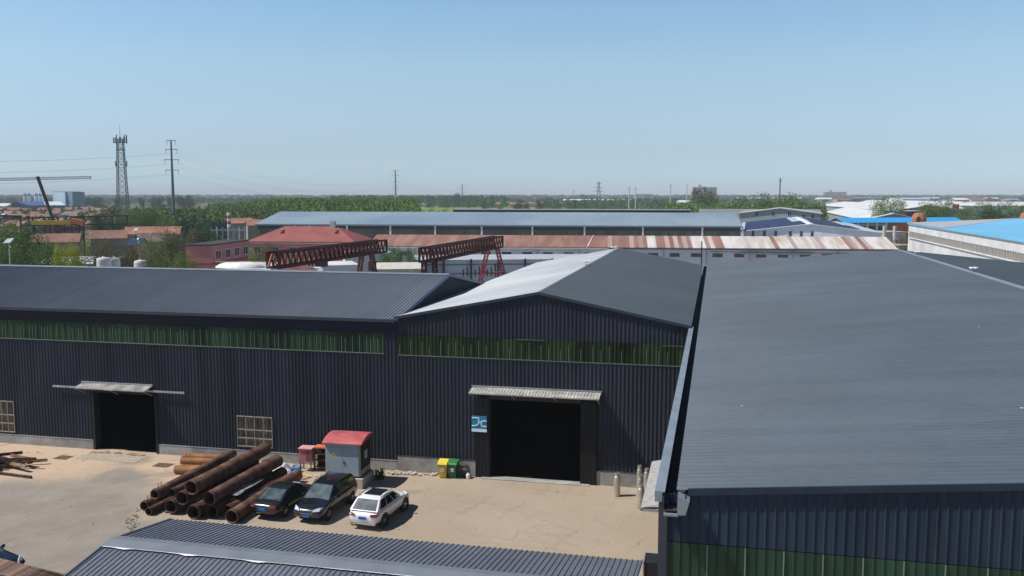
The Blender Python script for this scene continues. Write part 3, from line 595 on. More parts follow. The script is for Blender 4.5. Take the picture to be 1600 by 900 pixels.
# ------------------------------------------------------------------ pipes
def pipe_(label, p, q, r, m_, t=.035, grp='dark rusty pipes stacked in the yard', bands=2):
    p = Vector(p); q = Vector(q); o = empty('steel_pipe', label, 'pipe', p, 0, grp); d = q-p
    b = MB().pipe((0, 0, 0), d, r, t, 24); 
    pb = b.out('pipe_shell', m_, o, smooth=False)
    u = d.normalized()
    if bands:
        for k in range(bands):
            c = u*(.12 if k == 0 else d.length*rnd.uniform(.2, .9)); f = MB(); f.pipe(c, c+u*.10, r+.03, .032, 24); f.out('collar', m_, o)
    if rnd.random() < .6:
        n = Vector((0, 0, 1))
        for s_ in (.35, .6): f = MB(); c = u*s_+n*(r-.02); f.bar(c, c+n*.22, .03); f.bar(c+n*.22, c+n*.22+u*.1, .03); f.out('lifting_lug', m_, o)
    return o
stack = [  # x near, y near, z near, x far, y far, z far, radius, label
 (-30.60, 43.9, 1.12, -30.1, 51.6, 1.35, .28, 'slender rusty pipe on top at the left of the stack'),
 (-27.95, 43.4, 1.86, -27.4, 50.9, 2.0, .40, 'topmost thick rusty pipe lying on the middle of the stack'),
 (-27.20, 43.9, 1.15, -26.6, 50.9, 1.3, .40, 'thick rusty pipe just right of and below the topmost one'),
 (-28.75, 43.7, 1.10, -28.2, 50.8, 1.15, .39, 'thick rusty pipe just left of and below the topmost one'),
 (-27.95, 43.5, .42, -27.4, 51.0, .42, .40, 'thick rusty pipe on the ground under the topmost one'),
 (-31.45, 44.1, .30, -30.9, 51.3, .30, .27, 'slender rusty pipe on the ground at the far left'),
 (-30.75, 43.5, .24, -30.3, 50.6, .24, .22, 'thinnest rusty pipe on the ground second from the left'),
 (-29.60, 43.9, .48, -29.1, 51.0, .42, .38, 'rusty pipe on the ground left of the middle of the stack'),
 (-29.95, 44.6, 1.02, -29.3, 51.0, 1.08, .26, 'slender rusty pipe nested beside the top left one'),
 (-27.05, 43.9, .40, -26.5, 51.3, .40, .37, 'dull rusty pipe on the ground second from the right'),
 (-26.30, 44.3, .36, -25.95, 49.9, .36, .33, 'shorter reddish pipe covered with grey debris near the right'),
 (-25.55, 43.4, .40, -25.35, 51.0, .40, .38, 'rightmost rusty pipe on the ground beside the black saloon')]
for i, (x0, y0, z0, x1, y1, z1, r, lb) in enumerate(stack):
    pipe_(lb, (x0, y0, z0), (x1, y1, z1), r, rust_m if i in (0, 1, 2, 11) else rustd_m)
tarp('grey_debris', 'grey rags and foil lying on the right side of the pipe stack', -26.55, 46.6, 1.0, 3.2, .1, M('grey_rag', (.20, .19, .18), .8, 0, .4, 3), 9, 'rags').location = (-26.7, 46.8, .95)
for i, (x0, y0, x1, y1, r, lb) in enumerate(((-35.1, 53.7, -31.9, 53.95, .21, 'orange rusty pipe lying closest to the wall'), (-34.6, 52.75, -31.9, 53.0, .22, 'orange rusty pipe second from the wall'),
        (-33.9, 51.75, -31.9, 51.9, .15, 'thin orange rusty pipe between two thicker ones'), (-33.75, 50.75, -31.7, 50.9, .27, 'thickest orange rusty pipe farthest from the wall'))):
    pipe_(lb, (x0, y0, r+.01), (x1, y1, r+.01), r, rusto_m, .025, 'orange rusty pipes behind the stack', 0)

# scrap heap at the left edge: every bar its own thing
sc = random.Random(11)
words = ['lowest', 'outermost', 'crooked', 'short', 'leaning', 'thick', 'flat', 'topmost', 'rear', 'twisted']
for i in range(20):
    x, y, z = sc.uniform(-46.6, -44.4), sc.uniform(48.5, 50.2), .10+.12*(i//4)*1.1
    a = sc.uniform(-.35, .6); l = sc.uniform(1.4, 2.8); o = MB()
    wd = sc.uniform(.12, .28); o.box(-l/2, l/2, -wd/2, wd/2, -.06, .06); o.box(-l/2, l/2, -wd/2+.03, -wd/2+.06, .06, .14)
    o = o.out('scrap_beam', rustd_m if i % 3 else M('scrap_tan', (.30, .20, .12), .85, 0, .25, 3)); o.location = (x, y, z); o.rotation_euler = (0, sc.uniform(-.05, .05), a)
    tag(o, '%s %s rusty scrap beam in the heap at the left edge of the yard' % (words[i % 10], ('dark', 'brown')[i//10]), 'scrap beam', 'scrap beams heaped near the left wall')
o = MB().box(-1.9, 1.9, -.08, .08, -.05, .09).out('scrap_beam', rustd_m); o.location = (-44.0, 48.0, .07); o.rotation_euler = (0, 0, -.1); tag(o, 'long straight dark beam lying in front of the scrap heap', 'scrap beam', 'scrap beams heaped near the left wall')
# rebar bundle, lower left corner
words = ['topmost', 'second', 'third', 'middle', 'fifth', 'sixth', 'lowest']
for i in range(14):
    row, k = divmod(i, 7); o = MB().cyl((-3.0, 0, 0), (3.0+sc.uniform(-.3, .3), 0, 0), .075, seg=8).out('steel_bar', M('bar_rust', (.11, .058, .042), .8, .1, .5, 3, fine=.3, col2=(.24, .15, .11)), smooth=True)
    o.location = (-31.2, 33.33+.175*k, 0.66+.15*row+.07); o.rotation_euler = (0, 0, R(-13+sc.uniform(-1, 1)))
    tag(o, '%s bar in the %s layer of the rusty bar bundle' % (['nearest', 'second nearest', 'third nearest', 'middle', 'third farthest', 'second farthest', 'farthest'][k], ['lower', 'upper'][row]), 'steel bar', 'rusty bars bundled in the lower left corner')
for x in (-33.2, -29.3):
    o = MB().box(-.12, .12, -.85, .85, 0, .64).out('timber_block', rustd_m); o.location = (x, 33.85-(x+31.2)*.23, .006); tag(o, 'dark block carrying the %s end of the rusty bar bundle' % ('left' if x < -31 else 'right'), 'block')
for i, w_ in enumerate(('leftmost', 'second', 'third', 'fourth', 'rightmost')):
    o = MB().cyl((0, -.9, 0), (.1, 1.2, .02), .05, seg=7).out('bamboo_pole', M('bamboo', (.42, .30, .10), .6, 0, .25, 4)); o.location = (-30.0+.17*i, 34.6+.05*i, .06); o.rotation_euler = (0, 0, R(-32+6*i))
    tag(o, '%s of the five bamboo poles beside the low shed' % w_, 'bamboo pole', 'bamboo poles beside the low shed')

# ------------------------------------------------------------------ cars
def car(name, label, kind, paint, loc, rz, rear_up=None):
    P = {'suv': dict(L=4.4, W=1.88, H=1.60, wb=2.68, belt=1.04, hood=1.02, sill=.34, gh=(-2.05, -1.42, .18, 1.10), wr=.35, deck=1.02),
         'mpv': dict(L=4.75, W=1.88, H=1.72, wb=2.82, belt=1.08, hood=1.02, sill=.32, gh=(-2.25, -1.85, .30, 1.20), wr=.35, deck=1.08),
         'sedan': dict(L=4.75, W=1.83, H=1.46, wb=2.75, belt=.95, hood=.90, sill=.28, gh=(-1.78, -.75, .35, 1.12), wr=.33, deck=1.02)}[kind]
    L_, W, H, wb, belt, hood, sill, ghs, wr, deck = (P[k] for k in ('L', 'W', 'H', 'wb', 'belt', 'hood', 'sill', 'gh', 'wr', 'deck'))
    r = empty(name, label, 'car', loc, rz, 'cars parked in a row in the yard' if kind and loc[1] > 40 else None)
    pm = paint
    # lower body: rings along y
    st_ = [(-L_/2, .52, .78, .80, .78), (-L_/2+.10, .36, deck-.10, .90, .86), (-L_/2+.45, sill, deck, .97, .90), (-wb/2, sill, belt+.02, 1, .92), (-.6, sill, belt, 1, .92),
           (.6, sill, belt, 1, .92), (ghs[3]-.05, sill, belt-.0, 1, .90), (wb/2, sill, hood-.02, 1.0, .88), (L_/2-.38, sill, hood-.11, .98, .85), (L_/2-.12, .34, hood-.22, .93, .80), (L_/2, .44, hood-.38, .84, .76)]
    vs = []; K = 12
    for y, zb, zt, wk, wt in st_:
        w2 = W/2*wk; wt2 = W/2*wt; zm = zb+(zt-zb)*.55
        half = [(0, zb), (w2*.86, zb), (w2*.97, zb+.10), (w2, zm), (w2*.985, zt-.10), (wt2, zt-.01), (0, zt+.035)]
        ring = half+[(-x, z) for x, z in half[-2:0:-1]]
        K = len(ring); vs += [(x, y, z) for x, z in ring]
    n = len(st_); fs = [(k*K+i, k*K+(i+1) % K, (k+1)*K+(i+1) % K, (k+1)*K+i) for k in range(n-1) for i in range(K)]
    fs += [tuple(range(K-1, -1, -1)), tuple(range((n-1)*K, n*K))]
    body = MB().add(vs, fs).out('body', pm, r)
    sm = body.modifiers.new('s', 'SUBSURF'); sm.levels = sm.render_levels = 2
    cut = MB()
    for y in (-wb/2, wb/2):
        for s_ in (-1, 1): cut.cyl((s_*(W/2-.30), y, wr), (s_*(W/2+.3), y, wr), wr+.06, seg=28)
    cu = cut.out('cut', pm); bo_ = body.modifiers.new('b', 'BOOLEAN'); bo_.operation = 'DIFFERENCE'; bo_.object = cu; bo_.solver = 'EXACT'
    cu.location = (0, 0, 0)
    rp = r.location.copy(), r.rotation_euler.copy(); r.location = (0, 0, 0); r.rotation_euler = (0, 0, 0)
    dg = bpy.context.evaluated_depsgraph_get(); dg.update(); me = bpy.data.meshes.new_from_object(body.evaluated_get(dg)); body.modifiers.clear(); body.data = me
    for p_ in me.polygons: p_.use_smooth = True
    me.set_sharp_from_angle(angle=R(38))
    bpy.data.objects.remove(cu); r.location, r.rotation_euler = rp
    # greenhouse
    y0, y1, y2, y3 = ghs; wb_, wt_ = W/2*.90, W/2*.735; zb = belt-.03; zr = H
    def ghpt(t, y): return None
    B = [(-wb_, y0, zb), (wb_, y0, zb), (wb_, y3, zb-.03), (-wb_, y3, zb-.03)]; T = [(-wt_, y1, zr-.07), (wt_, y1, zr-.07), (wt_, y2, zr-.05), (-wt_, y2, zr-.05)]
    cab = MB().add(B+T+[(-wt_*.9, (y1+y2)/2, zr), (wt_*.9, (y1+y2)/2, zr)], [(0, 1, 5, 4), (1, 2, 6, 5), (2, 3, 7, 6), (3, 0, 4, 7), (3, 2, 1, 0), (4, 5, 9, 8), (8, 9, 6, 7), (5, 6, 9), (7, 4, 8)]).out('cabin', pm, r)
    bv = cab.modifiers.new('b', 'BEVEL'); bv.width = .085; bv.segments = 4; bv.limit_method = 'ANGLE'; bv.angle_limit = R(25)
    for p_ in cab.data.polygons: p_.use_smooth = True
    cab.data.set_sharp_from_angle(angle=R(50))
    gl = M('car_glass', (.012, .016, .02), .06, 0, .05, 1, spec=.9)
    gw = M('screen_glass', (.05, .075, .085), .12, 0, .3, 2.2, spec=.9, col2=(.10, .13, .14))
    def pane(q, nm, m_, ins=(.08, .08, .12, .12), off=.008):
        a, b, c, d = [Vector(p) for p in q]
        def bi(u, v): return (a*(1-u)+b*u)*(1-v)+(d*(1-u)+c*u)*v
        nrm = (b-a).cross(d-a).normalized(); cen = (a+b+c+d)/4
        if nrm.dot(cen-Vector((0, 0, belt))) < 0: nrm = -nrm
        il, ir, ib, it = ins; pts = [bi(il, ib), bi(1-ir, ib), bi(1-ir, 1-it), bi(il, 1-it)]
        o = MB(); o.prism([p+nrm*off*.2 for p in pts], nrm*off); return o.out(nm, m_, r)
    pane((B[0], B[1], T[1], T[0]), 'rear_window', gw, (.07, .07, .10, .06)); pane((B[3], B[2], T[2], T[3]), 'windshield', gw, (.06, .06, .04, .06))
    for s_ in (0, 1):
        b0, b1, t1, t0 = (B[1], B[2], T[2], T[1]) if s_ else (B[0], B[3], T[3], T[0])
        cuts = (.05, .32, .60, .93) if kind == 'mpv' else (.08, .38, .66, .93)
        for k in range(3):
            lo, hi = cuts[k]+.012, cuts[k+1]-.012
            ins = (lo, 1-hi, .10, .10)
            pane((b0, b1, t1, t0), 'side_window', gl, ins)
    # roof details
    if kind == 'suv':
        MB().prism([(-wt_*.72, y1+.45, zr-.012), (wt_*.72, y1+.45, zr-.012), (wt_*.70, y2-.12, zr-.01), (-wt_*.70, y2-.12, zr-.01)], (0, 0, .022)).out('sunroof', gl, r)
    if kind in ('suv', 'mpv'):
        for s_ in (-1, 1): MB().bar((s_*wt_*.96, y1+.15, zr+.0), (s_*wt_*.96, y2-.1, zr+.01), .04, .035).out('roof_rail', M('rail_silver', (.4, .41, .42), .35, .7) if kind == 'suv' else black_m, r)
    # lamps, plates, bumpers
    red = M('tail_lamp', (.22, .01, .012), .15, spec=.8); hl = M('head_lamp', (.75, .77, .80), .08, .3, spec=1)
    zl = deck-.20
    for s_ in (-1, 1):
        m1 = MB(); m1.prism([(s_*(W/2*.50), -L_/2+.015, zl-.02), (s_*(W/2*.86), -L_/2+.10, zl-.05), (s_*(W/2*.93), -L_/2+.30, zl+.03), (s_*(W/2*.88), -L_/2+.16, zl+.10), (s_*(W/2*.5), -L_/2+.045, zl+.08)], (0, -.05, 0)); m1.out('tail_light', red, r)
        m1 = MB(); zh = hood-.30; m1.prism([(s_*W/2*.42, L_/2-.05, zh-.02), (s_*W/2*.80, L_/2-.20, zh+.0), (s_*W/2*.90, L_/2-.50, zh+.14), (s_*W/2*.78, L_/2-.36, zh+.17), (s_*W/2*.46, L_/2-.14, zh+.09)], (0, .07, .035)); m1.out('headlight', hl, r)
        mm_ = MB(); mm_.box(min(s_*W/2*.95, s_*(W/2+.12)), max(s_*W/2*.95, s_*(W/2+.12)), ghs[3]-.42, ghs[3]-.30, belt-.01, belt+.14); mo = mm_.out('side_mirror', pm, r)
        b2 = mo.modifiers.new('b', 'BEVEL'); b2.width = .035; b2.segments = 2
        for y in (-.25, .55): MB().box(min(s_*W/2*.985, s_*(W/2*1.0+.012)), max(s_*W/2*.985, s_*(W/2+.012)), y-.42, y-.24, belt-.17, belt-.14).out('door_handle', pm, r)
    bp_ = M('plate_blue', (.01, .10, .42), .35)
    MB().box(-.22, .22, -L_/2-.035, -L_/2+.05, .62 if kind != 'sedan' else .60, .76 if kind != 'sedan' else .74).out('licence_plate', bp_, r)
    MB().box(-.22, .22, L_/2-.06, L_/2+.035, .40, .54).out('licence_plate', bp_, r)
    dk_ = M('bumper_black', (.02, .02, .022), .6)
    if kind == 'suv':
        MB().box(-W/2*.80, W/2*.80, -L_/2-.012, -L_/2+.15, .33, .45).out('bumper_trim', M('bumper_silver', (.45, .44, .42), .4, .3), r)
        for y in (-wb/2, wb/2):
            for s_ in (-1, 1): MB().pipe((s_*(W/2-.06), y, wr), (s_*(W/2+.012), y, wr), wr+.10, .05, 26).out('arch_trim', dk_, r)
    gr = MB(); zg = hood-.42
    for k in range(4): gr.bar((-W/2*.38, L_/2-.035-.02*k, zg+.055*k), (W/2*.38, L_/2-.035-.02*k, zg+.055*k), .05, .022)
    gr.out('grille', M('chrome', (.62, .60, .64), .12, 1.0), r)
    # wheels
    for y in (-wb/2, wb/2):
        for s_ in (-1, 1):
            wl_ = MB().lathe((s_*(W/2-.13), y, wr), [(wr*.62, -.10), (wr*.93, -.11), (wr, -.07), (wr, .07), (wr*.93, .11), (wr*.62, .10)], 24, 'x').out('wheel', tyre_m, r)
            rm = MB().lathe((s_*(W/2-.13), y, wr), [(wr*.60, -.085), (wr*.63, .0), (wr*.60, .085)], 20, 'x'); rm.out('rim', M('rim_dark', (.09, .09, .10), .4, .6), wl_)
            sp_ = MB()
            for k in range(5):
                a = k*2*math.pi/5; sp_.bar((s_*(W/2-.035), y, wr), (s_*(W/2-.04), y+math.cos(a)*wr*.60, wr+math.sin(a)*wr*.60), .04, .07)
            sp_.out('spokes', rim_m, wl_)
    return r
black_p = M('black_car_paint', (.008, .010, .013), .18, 0, .02, 1, coat=.6, spec=.6)
black_g = M('black_green_paint', (.010, .014, .012), .22, 0, .02, 1, coat=.5, spec=.6)
white_p = M('white_car_paint', (.78, .79, .80), .25, 0, .01, 1, coat=.5)
navy_p = M('navy_car_paint', (.006, .005, .016), .2, 0, .02, 1, coat=.8)
def place_car(px1, py1, px2, py2, W_, wb_, side, flip):
    a, b = at(px1, py1), at(px2, py2); d = (b-a).normalized(); n = Vector((d.y, -d.x, 0)); c = (a+b)/2-n*(W_/2-.12)
    return (c.x, c.y, 0), math.atan2(-d.x, d.y)+(math.pi if flip else 0)
l, z = place_car(598, 823, 630.6, 797, 1.84, 2.68, 1, False); car('parked_car', 'white compact SUV with dark sunroof, right end of the row', 'suv', white_p, l, z)
l, z = place_car(513, 812, 548, 787, 1.88, 2.82, 1, True); car('parked_car', 'black people carrier facing the camera in the middle of the row', 'mpv', black_p, l, z)
l, z = place_car(447, 806, 483, 784, 1.83, 2.75, 1, False); car('parked_car', 'black saloon with its tail to the camera beside the pipes', 'sedan', black_g, l, z)
car('parked_car', 'dark navy car cut off by the left edge behind the rusty bars', 'sedan', navy_p, (-34.25, 35.0, 0), R(-97))

# ------------------------------------------------------------------ floodlights on the ridges
def flood(label, p, rz=0., s=1.):
    o = empty('roof_floodlight', label, 'floodlight', p, rz, 'white floodlights on the hall ridges'); s *= .55; o.scale = (s, s, s)
    b = MB(); b.bar((0, 0, 0), (0, 0, .42), .06); b.bar((-.38, 0, .40), (.38, 0, .40), .06); b.box(-.25, .25, -.12, .12, 0, .05); b.out('bracket', galv_m, o)
    for x in (-.3, .3):
        l = MB(); l.prism([(x-.22, -.22, .40), (x-.22, .16, .50), (x-.22, .16, .62), (x-.22, -.26, .52)], (.44, 0, 0)); l.out('lamp', white_m, o)
flood('white twin floodlight at the left end of the left ridge', (-60.8, 66, 11.93), .2)
flood('white twin floodlight on the left ridge in front of the white tanks', (-51.2, 66, 11.93), .3)
flood('white twin floodlight on the left ridge in front of the red girder', (-30.6, 66, 11.93), -.2)
flood('white twin floodlight halfway along the middle ridge', (-10.7, 76.5, 11.97), .3, 1.1)
flood('white twin floodlight near the far end of the middle ridge', (-10.7, 97.5, 11.97), .3, 1.1)
flood('white twin floodlight nearer on the right ridge', (19.75, 76.8, 11.9), .5, 1.2)
flood('white twin floodlight near the far end of the right ridge', (19.75, 97.2, 11.9), .4, 1.2)
for px, py, z, lb in ((1160, 635, 10.3, 'small white scrap left lying low on the right roof'), (1530, 512, 11.3, 'small white scrap lying high on the right roof'), (1597, 640, 11.2, 'small white scrap at the right edge of the right roof')):
    p = at(px, py, z); zr = rz_(p.x)+.03; p = at(px, py, zr); o = MB().box(-.05, .05, -.04, .04, 0, .03).out('metal_scrap', white_m); o.location = (p.x, p.y, rz_(p.x)+.03); tag(o, lb, 'scrap')
rod = MB(); rod.bar((-1.55, 106.3, 0), (-1.55, 106.3, 12.6), .12); tag(rod.out('lamp_pole', black_m), 'thin black pole rising behind the joint of the two grey roofs', 'pole')

# ================================================================== the district behind
def shed(name, label, cat, A, B, depth, ze, zr, wm, rm, ridge='u', over=.4, group=None, th=.15, hip=0.0):
    A = Vector((A.x, A.y, 0)); B = Vector((B.x, B.y, 0)); W = (B-A).length; rz = math.atan2(B.y-A.y, B.x-A.x)
    r = empty(name, label, cat, A, rz, group); b = MB(); t = MB(); o = over; D = depth; h = th
    if ridge == 'flat':
        b.box(0, W, 0, D, 0, ze-.01); t.box(-o, W+o, -o, D+o, ze, ze+h); zr = ze+h
    elif ridge == 'u' and not hip:
        b.prism([(0, 0, 0), (0, D, 0), (0, D, ze), (0, D/2, zr-.02), (0, 0, ze)], (W, 0, 0)); k = (zr-ze)/(D/2)*o
        t.prism([(-o, -o, ze-k+.01), (-o, D/2, zr+.01), (-o, D+o, ze-k+.01), (-o, D+o, ze-k+h), (-o, D/2, zr+h), (-o, -o, ze-k+h)], (W+2*o, 0, 0))
    elif hip:
        b.box(0, W, 0, D, 0, ze-.02)
        q = [(-o, -o, ze), (W+o, -o, ze), (W+o, D+o, ze), (-o, D+o, ze), (hip, D/2, zr), (W-hip, D/2, zr)]
        t.add(q, [(0, 1, 5, 4), (1, 2, 5), (2, 3, 4, 5), (3, 0, 4), (3, 2, 1, 0)])
    else:
        b.prism([(0, 0, 0), (W, 0, 0), (W, 0, ze), (W/2, 0, zr-.02), (0, 0, ze)], (0, D, 0)); k = (zr-ze)/(W/2)*o
        t.prism([(-o, -o, ze-k+.01), (W/2, -o, zr+.01), (W+o, -o, ze-k+.01), (W+o, -o, ze-k+h), (W/2, -o, zr+h), (-o, -o, ze-k+h)], (0, D+2*o, 0))
    b.out('wall', wm, r); t.out('roof', rm, r); r['W'] = W
    return r
def win(root, x, z, w, h, y=0., fr=white_m, mull=1):
    f = MB(); t = .08
    f.box(x-w/2-t, x+w/2+t, y-.07, y-.02, z-t, z); f.box(x-w/2-t, x+w/2+t, y-.07, y-.02, z+h, z+h+t)
    for i in range(mull+2):
        xx = x-w/2+(w)*i/(mull+1); f.box(xx-t/2, xx+t/2, y-.07, y-.02, z, z+h)
    f = f.out('window', fr, root); MB().box(x-w/2, x+w/2, y-.045, y-.022, z, z+h).out('pane', glass_m, f)
def strip(root, nm, m_, x0, x1, z0, z1, y=-.03, d=.02): return MB().box(x0, x1, y-d, y, z0, z1).out(nm, m_, root)

# long blue-grey hall
bl_roof = M('blue_grey_old_roof', (.25, .33, .37), .6, .0, .12, .05, col2=(.16, .22, .29), fine=.06, fscale=.6)
A, B = at(402, 350, 9.6), at(1157, 353.5, 9.6)
lg = shed('long_hall', 'very long hall with blue-grey roof, dark green wall and white downpipes', 'warehouse', A, B, 36, 9.6, 12.6, M('dark_green_far_wall', (.10, .105, .070), .6, 0, .3, .3, stretch=(1, 1, .1), fine=.2, fscale=2), bl_roof, over=.5)
W = lg['W']; strip(lg, 'upper_wall_band', M('navy_far_band', (.03, .032, .05), .6), 0, W, 8.3, 9.3)
for i, px in enumerate((408, 450, 524, 600, 675, 751, 832, 914, 1004, 1094, 1154)):
    x = (at(px, 352, 9.6)-Vector((A.x, A.y, 9.6))).length; MB().box(x-.22, x+.22, -.5, -.06, 0, 9.4).out('downpipe', white_m, lg)
strip(lg, 'eaves_gutter', trim_l, -.5, W+.5, 9.28, 9.58, -.55, .2)
MB().box(52, W-12, 19.6, 22, 12.7, 13.3).out('monitor_wall', black_m, lg); MB().box(51.6, W-11.6, 19.2, 26, 13.32, 13.55).out('monitor_roof', M('monitor_grey', (.30, .31, .32), .6), lg)
x_ = 54
while x_ < W-12: MB().box(x_, x_+.5, 19.3, 19.55, 12.75, 13.3).out('monitor_post', black_m, lg); x_ += 12.4

# rusty roofed workshop
def rust_roof():
    m = bpy.data.materials.new('patched_rusty_roof'); m.use_nodes = True; N = m.node_tree.nodes; L = m.node_tree.links; b = N['Principled BSDF']; b.inputs['Roughness'].default_value = .75
    tc = N.new('ShaderNodeTexCoord'); sx = N.new('ShaderNodeSeparateXYZ'); L.new(tc.outputs['Object'], sx.inputs[0])
    def nz(sc, stretch, det=2):
        mp = N.new('ShaderNodeMapping'); mp.inputs['Scale'].default_value = stretch; L.new(tc.outputs['Object'], mp.inputs[0])
        n = N.new('ShaderNodeTexNoise'); n.inputs['Scale'].default_value = sc; n.inputs['Detail'].default_value = det; L.new(mp.outputs[0], n.inputs[0]); return n.outputs[0]
    # share of pale sheets grows along the roof
    gr = N.new('ShaderNodeMapRange'); gr.inputs[1].default_value = 45; gr.inputs[2].default_value = 80; gr.inputs[3].default_value = -.25; gr.inputs[4].default_value = .06
    L.new(sx.outputs[0], gr.inputs[0])
    fl_ = N.new('ShaderNodeMath'); fl_.operation = 'SNAP'; fl_.inputs[1].default_value = 1.0; L.new(sx.outputs[0], fl_.inputs[0])
    wn = N.new('ShaderNodeTexNoise'); wn.noise_dimensions = '1D'; wn.inputs['Scale'].default_value = .33; wn.inputs['Detail'].default_value = 3; wn.inputs['Roughness'].default_value = .9; L.new(fl_.outputs[0], wn.inputs['W'])
    a = N.new('ShaderNodeMath'); a.operation = 'ADD'; L.new(wn.outputs[0], a.inputs[0]); L.new(gr.outputs[0], a.inputs[1])
    r = N.new('ShaderNodeMapRange'); r.inputs[1].default_value = .46; r.inputs[2].default_value = .54; L.new(a.outputs[0], r.inputs[0])
    n2 = nz(.6, (1, .15, .3), 5); r2 = N.new('ShaderNodeMapRange'); r2.inputs[1].default_value = .42; r2.inputs[2].default_value = .68; L.new(n2, r2.inputs[0])
    c1 = N.new('ShaderNodeMix'); c1.data_type = 'RGBA'; c1.inputs[6].default_value = (.58, .56, .53, 1); c1.inputs[7].default_value = (.42, .33, .27, 1); L.new(r2.outputs[0], c1.inputs[0])
    c2 = N.new('ShaderNodeMix'); c2.data_type = 'RGBA'; c2.inputs[6].default_value = (.21, .10, .075, 1); c2.inputs[7].default_value = (.30, .165, .12, 1); L.new(r2.outputs[0], c2.inputs[0])
    c3 = N.new('ShaderNodeMix'); c3.data_type = 'RGBA'; L.new(r.outputs[0], c3.inputs[0]); L.new(c2.outputs[2], c3.inputs[6]); L.new(c1.outputs[2], c3.inputs[7])
    L.new(c3.outputs[2], b.inputs['Base Color']); return m
A, B = at(578, 384, 6), at(1398, 389, 6)
rs = shed('rusty_workshop', 'long low workshop with patched rusty and pale sheet roof and whitish wall', 'workshop', A, B, 17, 6, 8.1, M('lilac_white_wall', (.50, .50, .54), .8, 0, .1, .2, fine=.06, fscale=2), rust_roof(), over=.5)
W = rs['W']; strip(rs, 'fascia', M('fascia_cream', (.55, .53, .48), .6), -.5, W*.47, 5.55, 5.80, -.5, .05); strip(rs, 'fascia_dark', trim_d, W*.47, W+.5, 5.6, 5.85, -.5, .05)
x_ = 3.5; i = 0
while x_ < W-3: 
    win(rs, x_, 4.0, 2.1, .65, fr=black_m, mull=3); x_ += 4.75
    i += 1
    if i % 2 == 0: MB().box(x_-2.5, x_-2.3, -.14, -.02, 0, 5.5).out('downpipe', M('pipe_grey', (.25, .26, .28), .6), rs)
for x0, x1, m_ in ((50.2, 50.45, 'a'),): MB().prism([(x0, -.6, 5.9), (x1, -.6, 5.9), (x1+1.3, 8.4, 8.32), (x0+1.45, 8.4, 8.32)], (0, 0, .08)).out('pale_seam', white_m, rs)
MB().bar((W*.66, -.9, 5.2), (W*.92, -.9, 5.0), .12).out('wall_pipe', black_m, rs)
strip(rs, 'wall_duct', M('teal_grey', (.16, .20, .21), .6), W*.72, W*.85, 4.6, 5.0, -.3, .3)

# pale panel building in front of it
A, B = gp(648, 168), gp(985, 172)
pn = shed('panel_store', 'flat pale blue-grey panel store with dark horizontal bands behind the white roof slope', 'storage building', A, B, 14, 5.6, 5.6, greyw_m, M('grey_flat_roof', (.36, .38, .40), .7), 'flat', .2)
W = pn['W']
for z in (4.7, 3.0, 1.4): strip(pn, 'wall_band', M('band_slate', (.13, .16, .18), .6), 0, W, z, z+.25)
x_ = 0.2
while x_ < W: MB().box(x_, x_+.3, -.45, -.05, 0, 5.9 if int(x_) % 3 else 5.3).out('dark_post', black_m, pn); x_ += 5.1
b = MB(); b.bar((W*.70, -1, 3.6), (W*.73, -1, 5.9), .22); b.bar((W*.73, -1, 5.9), (W*.80, -1, 6.4), .18); b.bar((W*.80, -1, 6.4), (W*.84, -1, 5.5), .18); b.bar((W*.70, -1, 3.6), (W*.70, -.06, 3.6), .15); b.out('jib_arm', black_m, pn)
for i in range(9): MB().box(9+i*.75, 9.2+i*.75, -.10, -.05, 2.6, 3.9+.5*(i % 3)).out('dark_rod', black_m, pn)

# low flat stores and white boats behind the left ridge
A, B = gp(505, 158), gp(560, 160); shed('flat_store', 'small flat store with off-white roof under the first red girder', 'storage building', A, B, 9, 5.4, 5.4, greyw_m, offw_m, 'flat', .3)
A, B = gp(592, 152), gp(660, 153); s_ = shed('flat_store', 'cream flat-roofed store in front of the bright green bush', 'storage building', A, B, 12, 5.3, 5.9, M('beige_wall', (.35, .33, .28), .8), M('cream_roof', (.50, .48, .42), .7), 'u', .4)
A, B = gp(540, 172), gp(612, 174); s_ = shed('white_shed', 'whitish wall building with one small dark window behind the first girder', 'shed', A, B, 8, 6.6, 6.6, offw_m, greyw_m, 'flat', .2); win(s_, s_['W']*.62, 3.4, 2, 1.6, fr=black_m, mull=2)
def boat(label, p, L_, rz):
    o = empty('boat', label, 'boat', p, rz, 'upturned white hulls behind the left ridge'); b = MB(); vs = []
    n = 9
    for i in range(n):
        t = i/(n-1)*2-1; wv = 1.3*(1-abs(t)**2.5)+.12; hv = 1.1*(1-abs(t)**3)+.25
        for k in range(7):
            a = math.pi*k/6; vs.append((t*L_/2, math.cos(a)*wv, math.sin(a)*hv*.62))
    b.add(vs, [(i*7+k, i*7+k+1, (i+1)*7+k+1, (i+1)*7+k) for i in range(n-1) for k in range(6)]); b.out('hull', M('boat_white', (.70, .68, .64), .5, 0, .1, 1), o, smooth=True)
    MB().box(-L_/2, L_/2, -.06, .06, .80, .90).out('keel', M('boat_tan', (.5, .36, .26), .6), o)
for i, (px, d, L_, lb) in enumerate(((366, 128, 5.2, 'upturned white hull with tan edge, leftmost'), (384, 124, 5.5, 'upturned white hull second from the left'), (400, 134, 4.5, 'upturned white hull beside the red girder end'))):
    z0 = zz(417, d)-.15; boat(lb, gp(px, d, z0), L_, R(10+8*i))
b_ = shed('boat_rack', 'flat topped low store carrying the upturned white hulls', 'shed', gp(345, 120), gp(416, 121), 18, zz(417, 128)-.32, 0, greyw_m, greyw_m, 'flat', .2)
